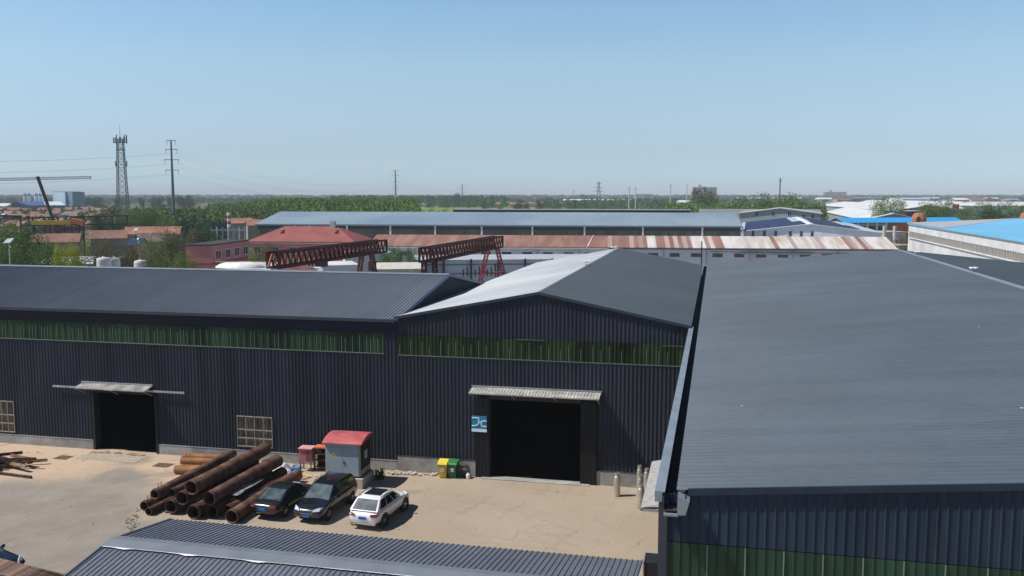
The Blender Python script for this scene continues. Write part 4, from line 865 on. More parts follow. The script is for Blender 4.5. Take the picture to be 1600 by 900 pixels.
A, B = gp(52, 165), gp(142, 166); s_ = shed('white_roof_shed', 'low shed with shallow white roof behind the left end of the ridge', 'shed', A, B, 20, zz(413.5, 165), zz(408.5, 166), greyw_m, M('dull_white_roof', (.42, .42, .41), .7, 0, .1, .3), 'u', .3)
def tank(label, px, d, yt, wpx, m_):
    r = wpx/2*d/_f; h = zz(yt, d); p = gp(px, d); o = empty('water_tank', label, 'tank', p, 0, 'white tanks behind the left ridge')
    MB().lathe((0, 0, 0), [(r*.97, 0), (r, .2), (r, h-.4), (r*.9, h-.12), (r*.2, h)], 24).out('tank_body', m_, o, smooth=False)
    b = MB()
    for k in range(1, 5): b.pipe((0, 0, h*k/5), (0, 0, h*k/5+.1), r+.03, .025, 24)
    b.out('hoop', m_, o); MB().cyl((0, 0, h-.02), (0, 0, h+.15), r*.2, seg=12).out('hatch', m_, o)
tank('white tank with off-white lid, left of the pair', 164, 140, 402, 21, M('tank_white', (.62, .62, .62), .5, 0, .08))
tank('white tank with pale green lid, right of the pair', 180, 143, 402.5, 18, M('tank_green_white', (.55, .62, .57), .5, 0, .08))
tank('shorter white tank standing alone further right', 221, 141, 406.5, 19, MATS['tank_white'])
# ---- two red lattice gantry cranes
def lattice(root, name, p, q, w, h, n, m_, ch=.22, br=.11, end=None):
    p = Vector(p); q = Vector(q); d = q-p; u = d.normalized(); s = u.cross(Vector((0, 0, 1))).normalized(); up = s.cross(u)
    c = MB(); cs = [s*a*w/2+up*b*h/2 for a, b in ((-1, -1), (1, -1), (1, 1), (-1, 1))]
    for k in cs: c.bar(p+k, q+k, ch)
    c.out(name, m_, root); b = MB()
    for i in range(n):
        a0 = p+d*i/n; a1 = p+d*(i+1)/n; am = (a0+a1)/2
        for lo, hi in ((cs[0], cs[3]), (cs[1], cs[2])): b.bar(a0+lo, am+hi, br); b.bar(am+hi, a1+lo, br)
        b.bar(a0+cs[0], a0+cs[1], br); b.bar(a0+cs[3], a1+cs[2], br); b.bar(a0+cs[0], a1+cs[1], br); b.bar(am+cs[2], am+cs[3], br)
    b.bar(q+cs[0], q+cs[3], br*1.6); b.bar(q+cs[1], q+cs[2], br*1.6); b.bar(p+cs[0], p+cs[3], br*1.6); b.bar(p+cs[1], p+cs[2], br*1.6)
    b.out(name+'_bracing', m_, root)
def gantry(label, xl, yl, dl, xr, yr, dr, m1, legs):
    zl, zr = zz(yl, dl), zz(yr, dr); p, q = gp(xl, dl, zl), gp(xr, dr, zr); o = empty('gantry_crane', label, 'gantry crane', (p.x, p.y, 0))
    def lo(v): return v-Vector((p.x, p.y, 0))
    w, h = 1.5, 1.75; lattice(o, 'girder', lo(p), lo(q), w, h, 24, m1, .26, .15)
    u = (q-p).normalized()
    for t, spread, m_ in legs:
        c = p.lerp(q, t)-Vector((0, 0, h/2)); s = Vector((u.y, -u.x, 0)).normalized(); cx = s
        for sg_ in (-1, 1):
            foot = Vector((c.x, c.y, .3))+cx*sg_*spread+s*0; top = c+cx*sg_*.75
            lattice(o, 'leg', lo(foot), lo(top), .5, .5, 8, m_, .13, .08)
        f0 = Vector((c.x, c.y, .3))-cx*spread; f1 = Vector((c.x, c.y, .3))+cx*spread; MB().bar(lo(f0), lo(f1), .4).out('sill_beam', m_, o)
        m3 = c.lerp(Vector((c.x, c.y, .3)), .45); MB().bar(lo(m3-cx*spread*.6), lo(m3+cx*spread*.6), .2).out('tie_beam', m_, o)
    return o
gantry('dark red lattice gantry girder at the left, near end low and orange', 428, 407, 105, 598, 384, 139, gird_m, ((.82, 2.2, M('leg_dark_red', (.12, .03, .022), .7)),))
e_ = MB(); pe = gp(420, 104.5, zz(418, 104.5)); e_.bar(pe, gp(427, 105, zz(397, 105)), .2); e_.bar(pe+Vector((.8, .6, 0)), gp(429, 106, zz(397, 105)), .16); tag(e_.out('end_frame', girdo_m), 'orange inclined end frame at the near end of the left red girder', 'steel frame')
gantry('dark red lattice gantry girder at the right, standing on splayed legs', 664, 399, 118, 779, 377.5, 152, gird_m, ((.05, .9, gird_m), (.90, 3.0, M('leg_red', (.26, .03, .035), .6))))
hb = MB(); p = gp(503, 118, zz(411, 118)); hb.box(p.x-.7, p.x+.7, p.y-.5, p.y+.5, p.z-.5, p.z+.6); hb.bar(p, p+Vector((0, 0, 1.6)), .3); tag(hb.out('hoist_trolley', black_m), 'black hoist trolley hanging under the left red girder', 'hoist')
# steel stage in the left background
def stage():
    o = empty('steel_gantry_stage', 'dark steel gantry frames with a yellow crane girder at the left', 'steel structure', gp(90, 240)); O = o.location
    def L3(px, d, py): v = gp(px, d, zz(py, d)); return v-Vector((O.x, O.y, 0))
    def G(px, d, z=0): return gp(px, d, z)-Vector((O.x, O.y, 0))
    for a, b, ya, yb, d, t in ((0, 205, 341, 337, 250, .35), (40, 205, 352, 350, 240, .35), (-20, 40, 336.5, 338, 230, .5), (55, 135, 365, 366, 235, .3)): MB().bar(L3(a, d, ya), L3(b, d, yb), t).out('beam', black_m, o)
    for px in (38, 57, 75, 96, 117, 135, 158, 180, 203): MB().bar(G(px, 243), L3(px, 243, 338), .35).out('column', black_m if px != 135 else gird_m, o)
    for px in (60, 83, 105, 128): MB().bar(G(px, 225), L3(px, 225, 352), .25).out('column', gird_m, o)
    MB().bar(L3(56, 236, 348), L3(119, 236, 347.5), 1.1).out('yellow_girder', M('crane_yellow', (.50, .33, .03), .5, 0, .1), o)
    MB().bar(L3(117, 236, 345), L3(136, 236, 348), 1.3).out('orange_girder', M('crane_orange', (.5, .16, .06), .5), o)
    MB().bar(L3(90, 234, 358), L3(136, 234, 357), 1.2).out('purple_girder', M('crane_purple', (.05, .02, .05), .5), o)
    for a, b in ((60, 75), (75, 96), (96, 117), (140, 158)): MB().bar(L3(a, 243, 352), L3(b, 243, 340), .15).out('brace', rustd_m, o)
stage()
# lattice boom crane at the far left
tc_ = empty('boom_crane', 'slim dark crane with leaning mast and long horizontal lattice jib at the left edge', 'crane', gp(89, 300)); O = Vector((tc_.location.x, tc_.location.y, 0))
def L3(px, d, py): return gp(px, d, zz(py, d))-O
lattice(tc_, 'jib', L3(-60, 300, 282), L3(150, 300, 277.5), .7, .75, 46, M('jib_grey', (.10, .10, .11), .6), .13, .06)
MB().bar(L3(89, 300, 345), L3(68, 300, 276), .75).out('mast', black_m, tc_); MB().box(-2, 2, -1.5, 1.5, 0, zz(345, 300)).out('crane_body', rustd_m, tc_)
# ---- brick-red hipped house, pink annexe, chimney
A, B = at(390, 377, 7), at(552, 378, 7)
pink = M('pink_render', (.44, .19, .15), .8, 0, .12, .4, fine=.05, fscale=2); redr = M('red_tile_roof', (.25, .065, .055), .7, 0, .15, .3, fine=.15, fscale=3)
hs = shed('hipped_house', 'two-storey pink house with red hipped roof behind the first girder', 'house', A, B, 14, 7.0, 10.3, pink, redr, hip=6.0, over=.6); W = hs['W']
strip(hs, 'cornice', white_m, 0, W, 6.55, 6.7)
for i in range(6):
    win(hs, 1.9+i*(W-3.6)/5, 4.2, 1.5, 1.5); win(hs, 1.9+i*(W-3.6)/5, 1.2, 1.5, 1.5)
for fx in (.27, .80):
    x = W*fx; MB().prism([(x-.9, 3.3, 8.35), (x+.9, 3.3, 8.35), (x, 3.3, 9.5)], (0, 1.8, 0)).out('dormer', redr, hs); MB().prism([(x-.55, 3.26, 8.5), (x+.55, 3.26, 8.5), (x, 3.26, 9.2)], (0, .03, 0)).out('dormer_opening', black_m, hs)
MB().box(W*.70, W*.70+1.2, 6.2, 7.2, 9.6, 11.6).out('chimney', greyw_m, hs)
q0 = at(331, 384, 7.6); q1 = at(388, 376, 7.6); q2 = at(290, 384, 7.6)
pk_wall = M('pink_wall', (.46, .17, .155), .8, 0, .12, .3, fine=.06, fscale=2)
o = empty('pink_block', 'flat-roofed two-storey salmon pink block with white framed windows', 'building', (q0.x, q0.y, 0), math.atan2(q1.y-q0.y, q1.x-q0.x)); D_ = (q2-q0).length; W_ = (q1-q0).length
ang = math.atan2(q1.y-q0.y, q1.x-q0.x); v2 = Matrix.Rotation(-ang, 3, 'Z') @ Vector((q2.x-q0.x, q2.y-q0.y, 0))
MB().prism([(0, 0, 0), (W_, 0, 0), (W_+v2.x, v2.y, 0), (v2.x, v2.y, 0)], (0, 0, 7.6)).out('wall', pk_wall, o)
MB().prism([(-.2, -.2, 7.61), (W_+.2, -.2, 7.61), (W_+v2.x, v2.y+.2, 7.61), (v2.x-.2, v2.y, 7.61)], (0, 0, .25)).out('roof', M('tar_roof', (.03, .028, .03), .9), o)
strip(o, 'string_course', M('maroon_band', (.22, .05, .05), .8), 0, W_, 3.7, 4.1)
for fx in (.15, .40, .65, .9): win(o, W_*fx, 4.7, W_*.13, 1.7); win(o, W_*fx, 1.6, W_*.10, 1.3)
MB().prism([(0, 0, 3.75), (v2.x, v2.y, 3.75), (v2.x-.06, v2.y-.1, 3.75), (-.06, -.1, 3.75)], (0, 0, .3)).out('string_course', MATS['maroon_band'], o)
ch = empty('chimney_stack', 'thin red and white banded chimney beside the orange roofs', 'chimney', gp(361, 250)); h = zz(332, 250)
MB().cyl((0, 0, 0), (0, 0, h-4), .55, .5, 14).out('shaft', M('chimney_grey', (.3, .28, .27), .8), ch)
for k in range(5): MB().cyl((0, 0, h-4+.8*k), (0, 0, h-3.2+.8*k), .5, .48, 14).out('band', (white_m, M('band_red', (.4, .08, .05), .7))[k % 2], ch)
A, B = gp(333, 235), gp(385, 238); sb = shed('substation_frame', 'grey concrete posts and low wall of a small substation beneath the banded chimney', 'substation', A, B, 6, 3.5, 3.5, M('grey_concrete', (.28, .28, .27), .85), M('grey_concrete', (.28, .28, .27)), 'flat', .2)
for k in range(7): MB().bar((sb['W']*k/6, -.4, 0), (sb['W']*k/6, -.4, zz(355, 235)), .3).out('post', white_m if k % 2 else greyw_m, sb)
for k in (2, 4): MB().bar((0, -.4, zz(358, 235)-k*.1), (sb['W'], -.4, zz(358, 235)-k*.1), .2).out('crossbeam', greyw_m, sb)

# ---- orange roofed houses at middle distance
tile = [M('tile_roof_orange', (.28, .13, .08), .8, 0, .2, .3, fine=.15, fscale=2), M('tile_roof_terracotta', (.20, .10, .075), .8, 0, .2, .3, fine=.15, fscale=2), M('tile_roof_brown', (.16, .115, .10), .8, 0, .25, .3, fine=.15, fscale=2)]
vwall = M('village_wall', (.36, .28, .23), .85, 0, .2, .3)
mids = [(198, 282, 366, 236, 6, 0, 'wide orange tiled house below the steel pole'), (145, 200, 373, 215, 6, 1, 'orange tiled house right of the steel frames'), (52, 125, 379, 205, 6, 1, 'low terracotta roof behind the yellow hedge'),
        (362, 398, 349, 330, 7, 0, 'orange tiled house next to the banded chimney'), (390, 432, 352, 300, 6, 0, 'small orange roof at the left end of the long hall'), (225, 262, 378, 200, 5, 2, 'small dull brown roofed house below the wide orange one')]
for a, b, y, d, dep, t, lb in mids:
    z = zz(y, d); shed('tiled_house', lb, 'house', gp(a, d), gp(b, d+3), dep+2, z, z+1.7, vwall, tile[t], group='tiled houses behind the left hall')
pvh = shed('solar_roof_shed', 'small shed roofed with dark blue solar panels under the big bush line', 'shed', gp(202, 190), gp(222, 190), 4, zz(384, 190), zz(376, 190)+.3, vwall, M('pv_blue', (.03, .045, .10), .2), over=.2)
# village behind: rows of small tiled houses
hv = random.Random(5); ords = ['first', 'second', 'third', 'fourth', 'fifth', 'sixth', 'seventh', 'eighth', 'ninth', 'tenth', 'eleventh', 'twelfth']
for ri, (rn, d, x0, x1, n, hgt) in enumerate((('front', 430, -30, 195, 7, 5.2), ('second', 520, -20, 190, 8, 5.5), ('third', 620, -30, 200, 9, 5.8), ('rear', 740, -10, 215, 10, 6))):
    for i in range(n):
        px = x0+(x1-x0)*(i+.5)/n+hv.uniform(-4, 4); wpx = (x1-x0)/n*hv.uniform(.7, .98); dd = d+hv.uniform(-22, 22); z = hgt*hv.uniform(.65, .85)
        sh = shed('village_house', 'far tiled village house, %s from the left in the %s row' % (ords[i], rn), 'house', gp(px-wpx/2, dd), gp(px+wpx/2, dd+hv.uniform(-6, 6)), 9, z, z+2, vwall, tile[hv.choice((0, 1, 1, 2))], group='tiled houses of the far left village')
for i in range(9):
    px = 775+i*13+hv.uniform(-3, 3); dd = 1250+hv.uniform(-90, 90); z = 4.5
    shed('village_house', 'faraway red roofed house, %s from the left beyond the green field' % ords[i], 'house', gp(px-7, dd), gp(px+6, dd), 9, z, z+2.5, vwall, tile[i % 2], group='red roofed houses beyond the green field')

# ---- far left factory: blue hall, silos, tall box
fa = shed('blue_hall', 'far blue walled hall with pale roof in front of the silos', 'factory hall', gp(52, 880), gp(108, 900), 40, zz(321, 880), zz(315.5, 880), M('blue_wall', (.035, .075, .20), .6, 0, .1), M('pale_blue_roof', (.55, .60, .66), .6), over=.6)
fb = shed('blue_gabled_hall', 'far blue gabled hall left of the silos', 'factory hall', gp(16, 860), gp(52, 860), 50, zz(321, 860), zz(315, 860), MATS['blue_wall'], M('royal_blue_roof', (.05, .12, .30), .6), 'v', .5)
fc = shed('white_hall', 'far whitish hall at the left edge of the view', 'factory hall', gp(-20, 850), gp(16, 850), 30, zz(322, 850), zz(318, 850), white_m, offw_m)
for i in range(5):
    px = (47, 53, 64, 70, 76)[i]; d = 930; p = gp(px, d); o = empty('silo', 'far white silo with blue cap, %s of the five from the left' % ords[i], 'silo', p, 0, 'white silos of the far factory'); h = zz(305.5, d)
    MB().cyl((0, 0, 0), (0, 0, h), 1.75, seg=14).out('silo_body', M('silo_white', (.58, .64, .70), .6), o); MB().cyl((0, 0, h), (0, 0, h+1.2), 2.0, 1.4, 14).out('cap', M('silo_blue', (.05, .12, .32), .5), o); MB().bar((0, 0, h+1.2), (0, 0, h+2.4), .8).out('vent', MATS['silo_blue'], o)
tb = shed('tall_plant_building', 'far tall pale blue box-shaped plant building with slate right half', 'factory', gp(90, 940), gp(109, 930), 18, zz(299.5, 940), 0, M('pale_blue_wall', (.42, .52, .62), .6), M('slate_top', (.16, .22, .28), .6), 'flat', .2)
MB().box(tb['W']*1.0, tb['W']*1.0+9, 2, 16, 0, zz(300, 930)).out('slate_wing', M('slate_wing', (.16, .24, .32), .6), tb); MB().prism([(tb['W']+1, 1.9, 8), (tb['W']+6, 1.9, 8), (tb['W']+1, 1.9, 15)], (0, .08, 0)).out('blue_mark', MATS['silo_blue'], tb)

# ---- right background
gb = shed('grey_gabled_hall', 'grey gabled hall with five small windows behind the solar roof', 'warehouse', gp(1152, 345), gp(1279, 336), 26, zz(334, 338), zz(326, 335), M('cool_grey_wall', (.34, .36, .39), .7, 0, .1, .2), M('grey_old_roof', (.40, .41, .41), .7, 0, .1, .1), 'v', .6); W = gb['W']
for fx, zo in ((.22, 0), (.42, 0), (.62, 0), (.79, -1.0), (.90, -1.0)): win(gb, W*fx, zz(338, 335)+zo, 1.3, 1.6)
MB().box(-18, W+.4, 26.6, 30, 0, zz(327.5, 362)).out('rear_wing', MATS['grey_old_roof'], gb)
A, B = gp(1157, 246), gp(1374, 237); zs, za = zz(364, 238), zz(351.5, 238)
so_ = shed('solar_roof_hall', 'white gabled hall with dark wall stripes and blue solar panels on its roof', 'warehouse', A, B, 78, zs, za, M('white_blue_wall', (.62, .66, .72), .6, 0, .08, .3, fine=.04, fscale=1), M('pale_grey_roof', (.42, .46, .52), .6, 0, .1, .1), 'v', .5); W = so_['W']
for px in (1175, 1193, 1211, 1234, 1251, 1268):
    x = (px-1157)/(1374-1157)*W; MB().box(x-.35, x+.35, -.06, -.01, 1.5, zs+.3).out('wall_stripe', M('stripe_dark', (.05, .065, .07), .6), so_)
k = (za-zs)/(W/2); zf = lambda x: zs+k*min(x, W-x)+.17+.06
pv = M('solar_blue', (.012, .020, .075), .5, 0, .35, .4, col2=(.03, .04, .11), spec=.15)
for (x0, x1, y0, y1) in ((.6, W*.47, 3, 30), (.6, W*.40, 31, 76), (W*.53, W*.86, 3, 30), (W*.55, W*.80, 31, 76)):
    nx = 6
    pm_ = MB(); pm_.prism([(x0, y0, zf(x0)), (x1, y0, zf(x1)), (x1, y1, zf(x1)), (x0, y1, zf(x0))], (0, 0, .06)); pm_.out('solar_array', pv, so_)
MB().prism([(W*.47, 0, zf(W*.47)-.1), (W*.5, 0, za+.25), (W*.53, 0, zf(W*.53)-.1)], (0, 70, 0)).out('ridge_cap', white_m, so_)
ww = M('bright_white_roof', (.60, .61, .61), .6, 0, .06, .06, sheet=(0, 6.0, .07), streak=((.3, .1, 1), .6, .5, (.42, .42, .40)))
for (a, ya, da, b, yb, db, z, dep, lb) in ((1286, 330, 520, 1346, 345, 356, 7.2, 22, 'white roofed hall nearest the blue-roofed row'), (1275, 319, 640, 1388, 332, 430, 9.2, 34, 'long white roofed hall behind the solar roof'), (1330, 316.5, 800, 1465, 322, 620, 8.5, 30, 'white roofed hall partly hidden by roadside trees')):
    pa, pb = gp(a, da), gp(b, db); z = (zz(ya, da)+zz(yb, db))/2; shed('white_roofed_hall', lb, 'warehouse', pa, pb, dep, z, z+2.6, M('shadow_grey_wall', (.30, .31, .31), .8), ww, over=.5, group='white roofed halls at the right')
for i, (a, b, y, d, m_, wm_, lb) in enumerate(((1495, 1620, 321.5, 560, ww, white_m, 'white low hall at the right beyond the roadside trees'), (1390, 1500, 326, 500, ww, white_m, 'white low hall behind the red kiosk'),
        (1484, 1625, 318, 900, M('pink_grey_roof', (.40, .33, .31), .8), M('terracotta_wall', (.32, .14, .10), .8), 'far hall with pinkish roof and brick wall at the right edge'), (1330, 1445, 310, 1700, M('slate_far_roof', (.15, .18, .22), .7), M('dull_brick', (.30, .20, .20), .8), 'distant long hall with slate roof at the right'),
        (1405, 1448, 311, 1600, M('aqua_roof', (.30, .48, .60), .6), white_m, 'distant hall with pale aqua roof at the right'), (1284, 1340, 319, 900, M('steel_blue_roof', (.20, .27, .38), .6), vwall, 'far hall with steel blue roof at the right'), (880, 985, 313, 1500, ww, greyw_m, 'distant white roofed hall beyond the red houses'), (1060, 1085, 316, 900, ww, white_m, 'small distant white shed beside the road poles'), (655, 672, 319.8, 1300, ww, white_m, 'tiny white shed at the left end of the field'), (1150, 1250, 310, 2000, greyw_m, greyw_m, 'distant grey sheds on the skyline behind the right wood'))):
    z = zz(y, d); shed('far_hall', lb, 'warehouse', gp(a, d), gp(b, d), 22, z, z+1.8, wm_, m_, over=.5)
# kiosk with red mark
ki = shed('red_kiosk', 'small white and navy building with a red panel between roadside trees', 'building', gp(1399, 385), gp(1438, 385), 8, zz(330, 385), 0, M('navy_plain', (.03, .05, .11), .6), white_m, 'flat', .3); W = ki['W']
MB().box(.1, W*.30, -.2, -.03, .2, zz(331, 385)).out('red_panel', M('signal_red', (.55, .02, .04), .5), ki); MB().box(.4, 1.0, -.26, -.2, 8, 9).out('white_square', white_m, ki); MB().box(.4, 1.0, -.26, -.2, 6, 7).out('white_square', white_m, ki)
for i, px in enumerate((1404, 1487)):
    rr = MB().box(-1.6, 1.6, -.5, .5, 0, zz(320, 480) if i == 0 else zz(319, 480)).out('red_sign_board', M('maroon_board', (.35, .02, .05), .6)); rr.location = gp(px, 480); tag(rr, 'maroon sign board standing %s of the roadside trees' % ('left' if i == 0 else 'behind the gap'), 'sign')
# blue roofed row
A, B = gp(1316, 330), gp(1500, 338); z = zz(347.5, 333)
br = shed('blue_roofed_row', 'low building with bright blue roof, white piers and brick infill', 'building', A, B, 11, z, z+1.5, M('brick_orange', (.34, .12, .055), .85, 0, .2, .5), M('bright_blue_roof', (.03, .30, .62), .5, 0, .05), over=.5); W = br['W']
for i in range(5): x = W*(.03+.078*i); MB().box(x-.35, x+.35, -.35, -.02, 0, z-.05).out('pier', white_m, br)
for i in range(4): x = W*(.03+.078*(i+.5)); MB().box(x-1.2, x+1.2, -.06, -.02, 1.0, z-1.2).out('window', glass_m, br); MB().box(x-1.35, x+1.35, -.09, -.06, z-1.2, z-.4).out('lintel', M('lintel_beige', (.45, .42, .36), .8), br)
MB().box(W*.40, W*.58, -6, -.02, 0, z-3.5).out('lean_to', M('brick_orange', (.34, .12, .055)), br)
# concrete yard structures
cs = shed('concrete_frame_building', 'half open beige concrete frame building beside the white wall', 'building', gp(1402, 232), gp(1424, 234), 10, zz(384, 232), 0, M('olive_beige', (.30, .28, .20), .9, 0, .15, .4), M('olive_beige', (.30, .28, .20)), 'flat', .4); W = cs['W']
for fx in (.25, .6): MB().box(W*fx, W*fx+W*.22, -.08, -.02, .5, zz(390, 232)).out('opening', black_m, cs)
c2 = shed('beige_store', 'beige store with dark openings left of the brick wall', 'building', gp(1376, 285), gp(1412, 288), 8, zz(363, 285), 0, M('beige_concrete', (.40, .37, .32), .9), M('beige_concrete', (.40, .37, .32)), 'flat', .3); W = c2['W']
for fx in (.1, .45): MB().box(W*fx, W*fx+1.6, -.08, -.02, .8, 3.4).out('opening', black_m, c2)
for i, px in enumerate((1378, 1394)):
    q = MB().cyl((0, 0, 0), (0, 0, zz(353, 275)), .55, .5, 12).out('concrete_column', M('column_cream', (.50, .47, .42), .8)); q.location = gp(px, 275); tag(q, '%s cream concrete column in front of the beige store' % ('left' if i == 0 else 'right'), 'column')
# rusty hopper objects
def hopper(label, px, d, y0, y1, wpx):
    z0, z1 = zz(y1, d), zz(y0, d); r = wpx/2*d/_f; o = empty('rusty_hopper', label, 'hopper', gp(px, d)); hm = M('hopper_orange', (.36, .13, .06), .8, 0, .2, .6)
    MB().lathe((0, 0, z0), [(r, 0), (r*1.02, (z1-z0)*.4), (r*.8, (z1-z0)*.85), (r*.45, z1-z0)], 10).out('hopper_body', hm, o); MB().box(-r*.5, -r*.1, -r*1.04, -r*.8, z0+.1, z0+1.6).out('opening', black_m, o)
    b = MB(); 
    for s_ in (-1, 1):
        for t_ in (-1, 1): b.bar((s_*r*.6, t_*r*.6, 0), (s_*r*.6, t_*r*.6, z0), .3)
    b.out('support', rustd_m, o)
hopper('rounded orange rusty hopper standing behind the corner of the white wall', 1431, 265, 332.5, 347, 22); hopper('orange rusty hopper at the right edge above the blue roof', 1596, 290, 332, 347, 18)
# big white walled building with blue roof: parallel to the site axes
bw = empty('white_walled_hall', 'large white walled hall with louvred strip and pale blue roof at the right edge', 'warehouse', (45.5, 120, 0)); BO = (45.5, 120, 0)
MB().box(45.5, 95, 90, 235, 0, 10.7).out('wall', offw_m, bw, off=BO)
m = MB(); m.prism([(45.2, 89.6, 10.72), (95.4, 89.6, 10.72), (95.4, 89.6, 11.2), (70.3, 89.6, 12.3), (45.2, 89.6, 11.0)], (0, 145.8, 0)); m.out('roof', M('sky_blue_roof', (.15, .44, .66), .45, 0, .08, .05, fine=.05, fscale=.8), bw, off=BO)
m = MB(); m.prism([(45.15, 200, 11.04), (50, 235.5, 11.30), (76, 235.5, 12.2), (70.3, 235.5, 12.34), (45.15, 235.5, 11.05)], (0, 0, .03)); m.out('roof_grey_patch', M('roof_grey_patch', (.34, .36, .38), .7), bw, off=BO)
m = MB(); m.box(45.40, 45.47, 92, 233, 7.7, 9.0); m.out('louvre_strip', M('louvre_back', (.10, .09, .085), .7), bw, off=BO)
m = MB(); y = 92.
while y < 233: m.box(45.28, 45.40, y, y+.28, 7.7, 9.0); y += .8
m.out('louvre_slats', M('louvre_cream', (.42, .39, .34), .7), bw, off=BO)
m = MB(); m.box(45.2, 45.42, 92, 233, 7.5, 7.68); m.out('sill', white_m, bw, off=BO); m = MB(); m.box(45.25, 45.42, 92, 233, 9.02, 9.12); m.out('head_trim', greyw_m, bw, off=BO)

# ------------------------------------------------------------------ masts, pylons and wires
def cell_tower():
    d = 400; p = gp(198, d); o = empty('lattice_mast', 'tall lattice telecom mast with round antenna platform left of the steel pole', 'mast', p, .4)
    mm = M('mast_grey', (.13, .14, .15), .5, .3); H_ = zz(218, d); n = 17; b = MB(); c = MB(); w0, w1 = 2.5, 1.15
    for sx, sy in ((-1, -1), (1, -1), (1, 1), (-1, 1)): c.bar((sx*w0, sy*w0, 0), (sx*w1, sy*w1, H_), .28)
    c.out('leg', mm, o)
    for i in range(n):
        t0, t1 = i/n, (i+1)/n; a, e = w0+(w1-w0)*t0, w0+(w1-w0)*t1; z0, z1 = H_*t0, H_*t1
        for (x0, y0), (x1, y1) in (((-1, -1), (1, -1)), ((1, -1), (1, 1)), ((1, 1), (-1, 1)), ((-1, 1), (-1, -1))):
            b.bar((x0*a, y0*a, z0), (x1*e, y1*e, z1), .13); b.bar((x1*a, y1*a, z0), (x0*e, y0*e, z1), .13); b.bar((x0*a, y0*a, z0), (x1*a, y1*a, z0), .11)
    b.out('bracing', mm, o)
    q = MB(); q.pipe((0, 0, H_-1.6), (0, 0, H_-1.4), 2.6, .4, 20); q.pipe((0, 0, H_-.3), (0, 0, H_-.2), 2.6, .15, 20); q.pipe((0, 0, H_-4.6), (0, 0, H_-4.4), 2.0, .5, 16); q.out('platform', mm, o)
    for k in range(10):
        a = k*math.pi/5; x, y = 2.7*math.cos(a), 2.7*math.sin(a); zt = H_+rnd.uniform(.3, 1.8); MB().box(x-.2, x+.2, y-.16, y+.16, H_-1.9, zt).out('antenna', M('antenna_grey', (.28, .29, .30), .6), o)
    for s_ in (-1, 1): MB().box(s_*2.3-.2, s_*2.3+.2, -.2, .2, H_-12, H_-9.6).out('antenna', MATS['antenna_grey'], o)
    MB().cyl((0, 0, H_), (0, 0, zz(197, d)), .12, .05, 6).out('lightning_rod', mm, o)
cell_tower()
wire_m = M('cable_grey', (.10, .11, .12), .6)
def steel_pole(label, px, d, ytop, arms, r0=.85, r1=.35, m_=None, rz=None, grp='steel power poles of the line'):
    m_ = m_ or M('pole_grey', (.13, .15, .17), .5, .2); p = gp(px, d); o = empty('power_pole', label, 'power pole', p, YAW if rz is None else rz, grp); H_ = zz(ytop, d)
    MB().cyl((0, 0, 0), (0, 0, H_), r0, r1, 12).out('shaft', m_, o); pts = []
    for y, w_ in arms:
        z = zz(y, d); hw = w_*d/_f/2; a = MB(); a.bar((-hw, 0, z+.15), (hw, 0, z+.15), .28, .28); a.out('crossarm', m_, o)
        for s_ in (-1, 1):
            MB().cyl((s_*hw*.93, 0, z), (s_*hw*.93, 0, z-1.8), .09, seg=6).out('insulator', M('insulator', (.09, .07, .07), .3), o)
            c, s2 = math.cos(o.rotation_euler[2]), math.sin(o.rotation_euler[2]); pts.append(Vector((p.x+s_*hw*.93*c, p.y+s_*hw*.93*s2, z-1.8)))
    return pts
p1 = steel_pole('nearest and tallest grey steel power pole beside the lattice mast', 276, 430, 221, ((221, 14), (234.5, 19), (250.5, 23), (266.5, 21)), r0=.95)
p2 = steel_pole('pale steel power pole rising behind the long hall left of centre', 620, 985, 266.5, ((267, 10), (274.5, 12), (284, 12), (293, 10)), r0=1.3, r1=.7, m_=M('pole_pale', (.26, .30, .32), .5))
p3 = steel_pole('small steel power pole in front of the dark round tree', 723, 1290, 288, ((288, 9), (294, 15), (301.5, 15), (309, 15)), r0=1.0, r1=.6, m_=MATS['pole_pale'])
for i, (px, d, y, lb) in enumerate(((981, 900, 291, 'white road pole, left of the pair right of the lattice pylon'), (991, 900, 292, 'white road pole, right of the pair right of the lattice pylon'), (1045, 800, 287, 'white pole with small arms left of the big tree'), (1070, 800, 288, 'plain white pole just left of the big tree'), (1214, 700, 278, 'dark slim mast on the skyline above the right wood'))):
    steel_pole(lb, px, d, y, ((y+3, 4),) if i != 3 else (), r0=.55, r1=.4, m_=M('pole_white', (.50, .52, .53), .5) if i < 4 else black_m, grp='slim poles at the right')
def pylon(label, px, d, yt, yb, w0, arms):
    p = gp(px, d); o = empty('lattice_pylon', label, 'pylon', p, YAW, 'lattice pylons on the skyline'); H_ = zz(yt, d); mm = M('pylon_grey', (.20, .22, .24), .6); c = MB(); b = MB(); w1 = w0*.18; n = 9
    for sx, sy in ((-1, -1), (1, -1), (1, 1), (-1, 1)): c.bar((sx*w0, sy*w0, 0), (sx*w1, sy*w1, H_), .5)
    for i in range(n):
        t0, t1 = (i/n)**.9, ((i+1)/n)**.9; a, e = w0+(w1-w0)*t0, w0+(w1-w0)*t1
        for s_ in (-1, 1): b.bar((-a, s_*a, H_*t0), (e, s_*e, H_*t1), .26); b.bar((a, s_*a, H_*t0), (-e, s_*e, H_*t1), .26)
    c.out('leg', mm, o); b.out('bracing', mm, o)
    for y, w_ in arms:
        z = zz(y, d); hw = w_*d/_f/2; a = MB(); a.bar((-hw, 0, z), (0, 0, z+1.3), .3); a.bar((hw, 0, z), (0, 0, z+1.3), .3); a.bar((-hw, 0, z), (hw, 0, z), .3); a.out('crossarm', mm, o)
pylon('grey lattice pylon standing in the field right of centre', 934, 1250, 284, 323, 3.6, ((287, 9), (293, 13), (299, 14)))
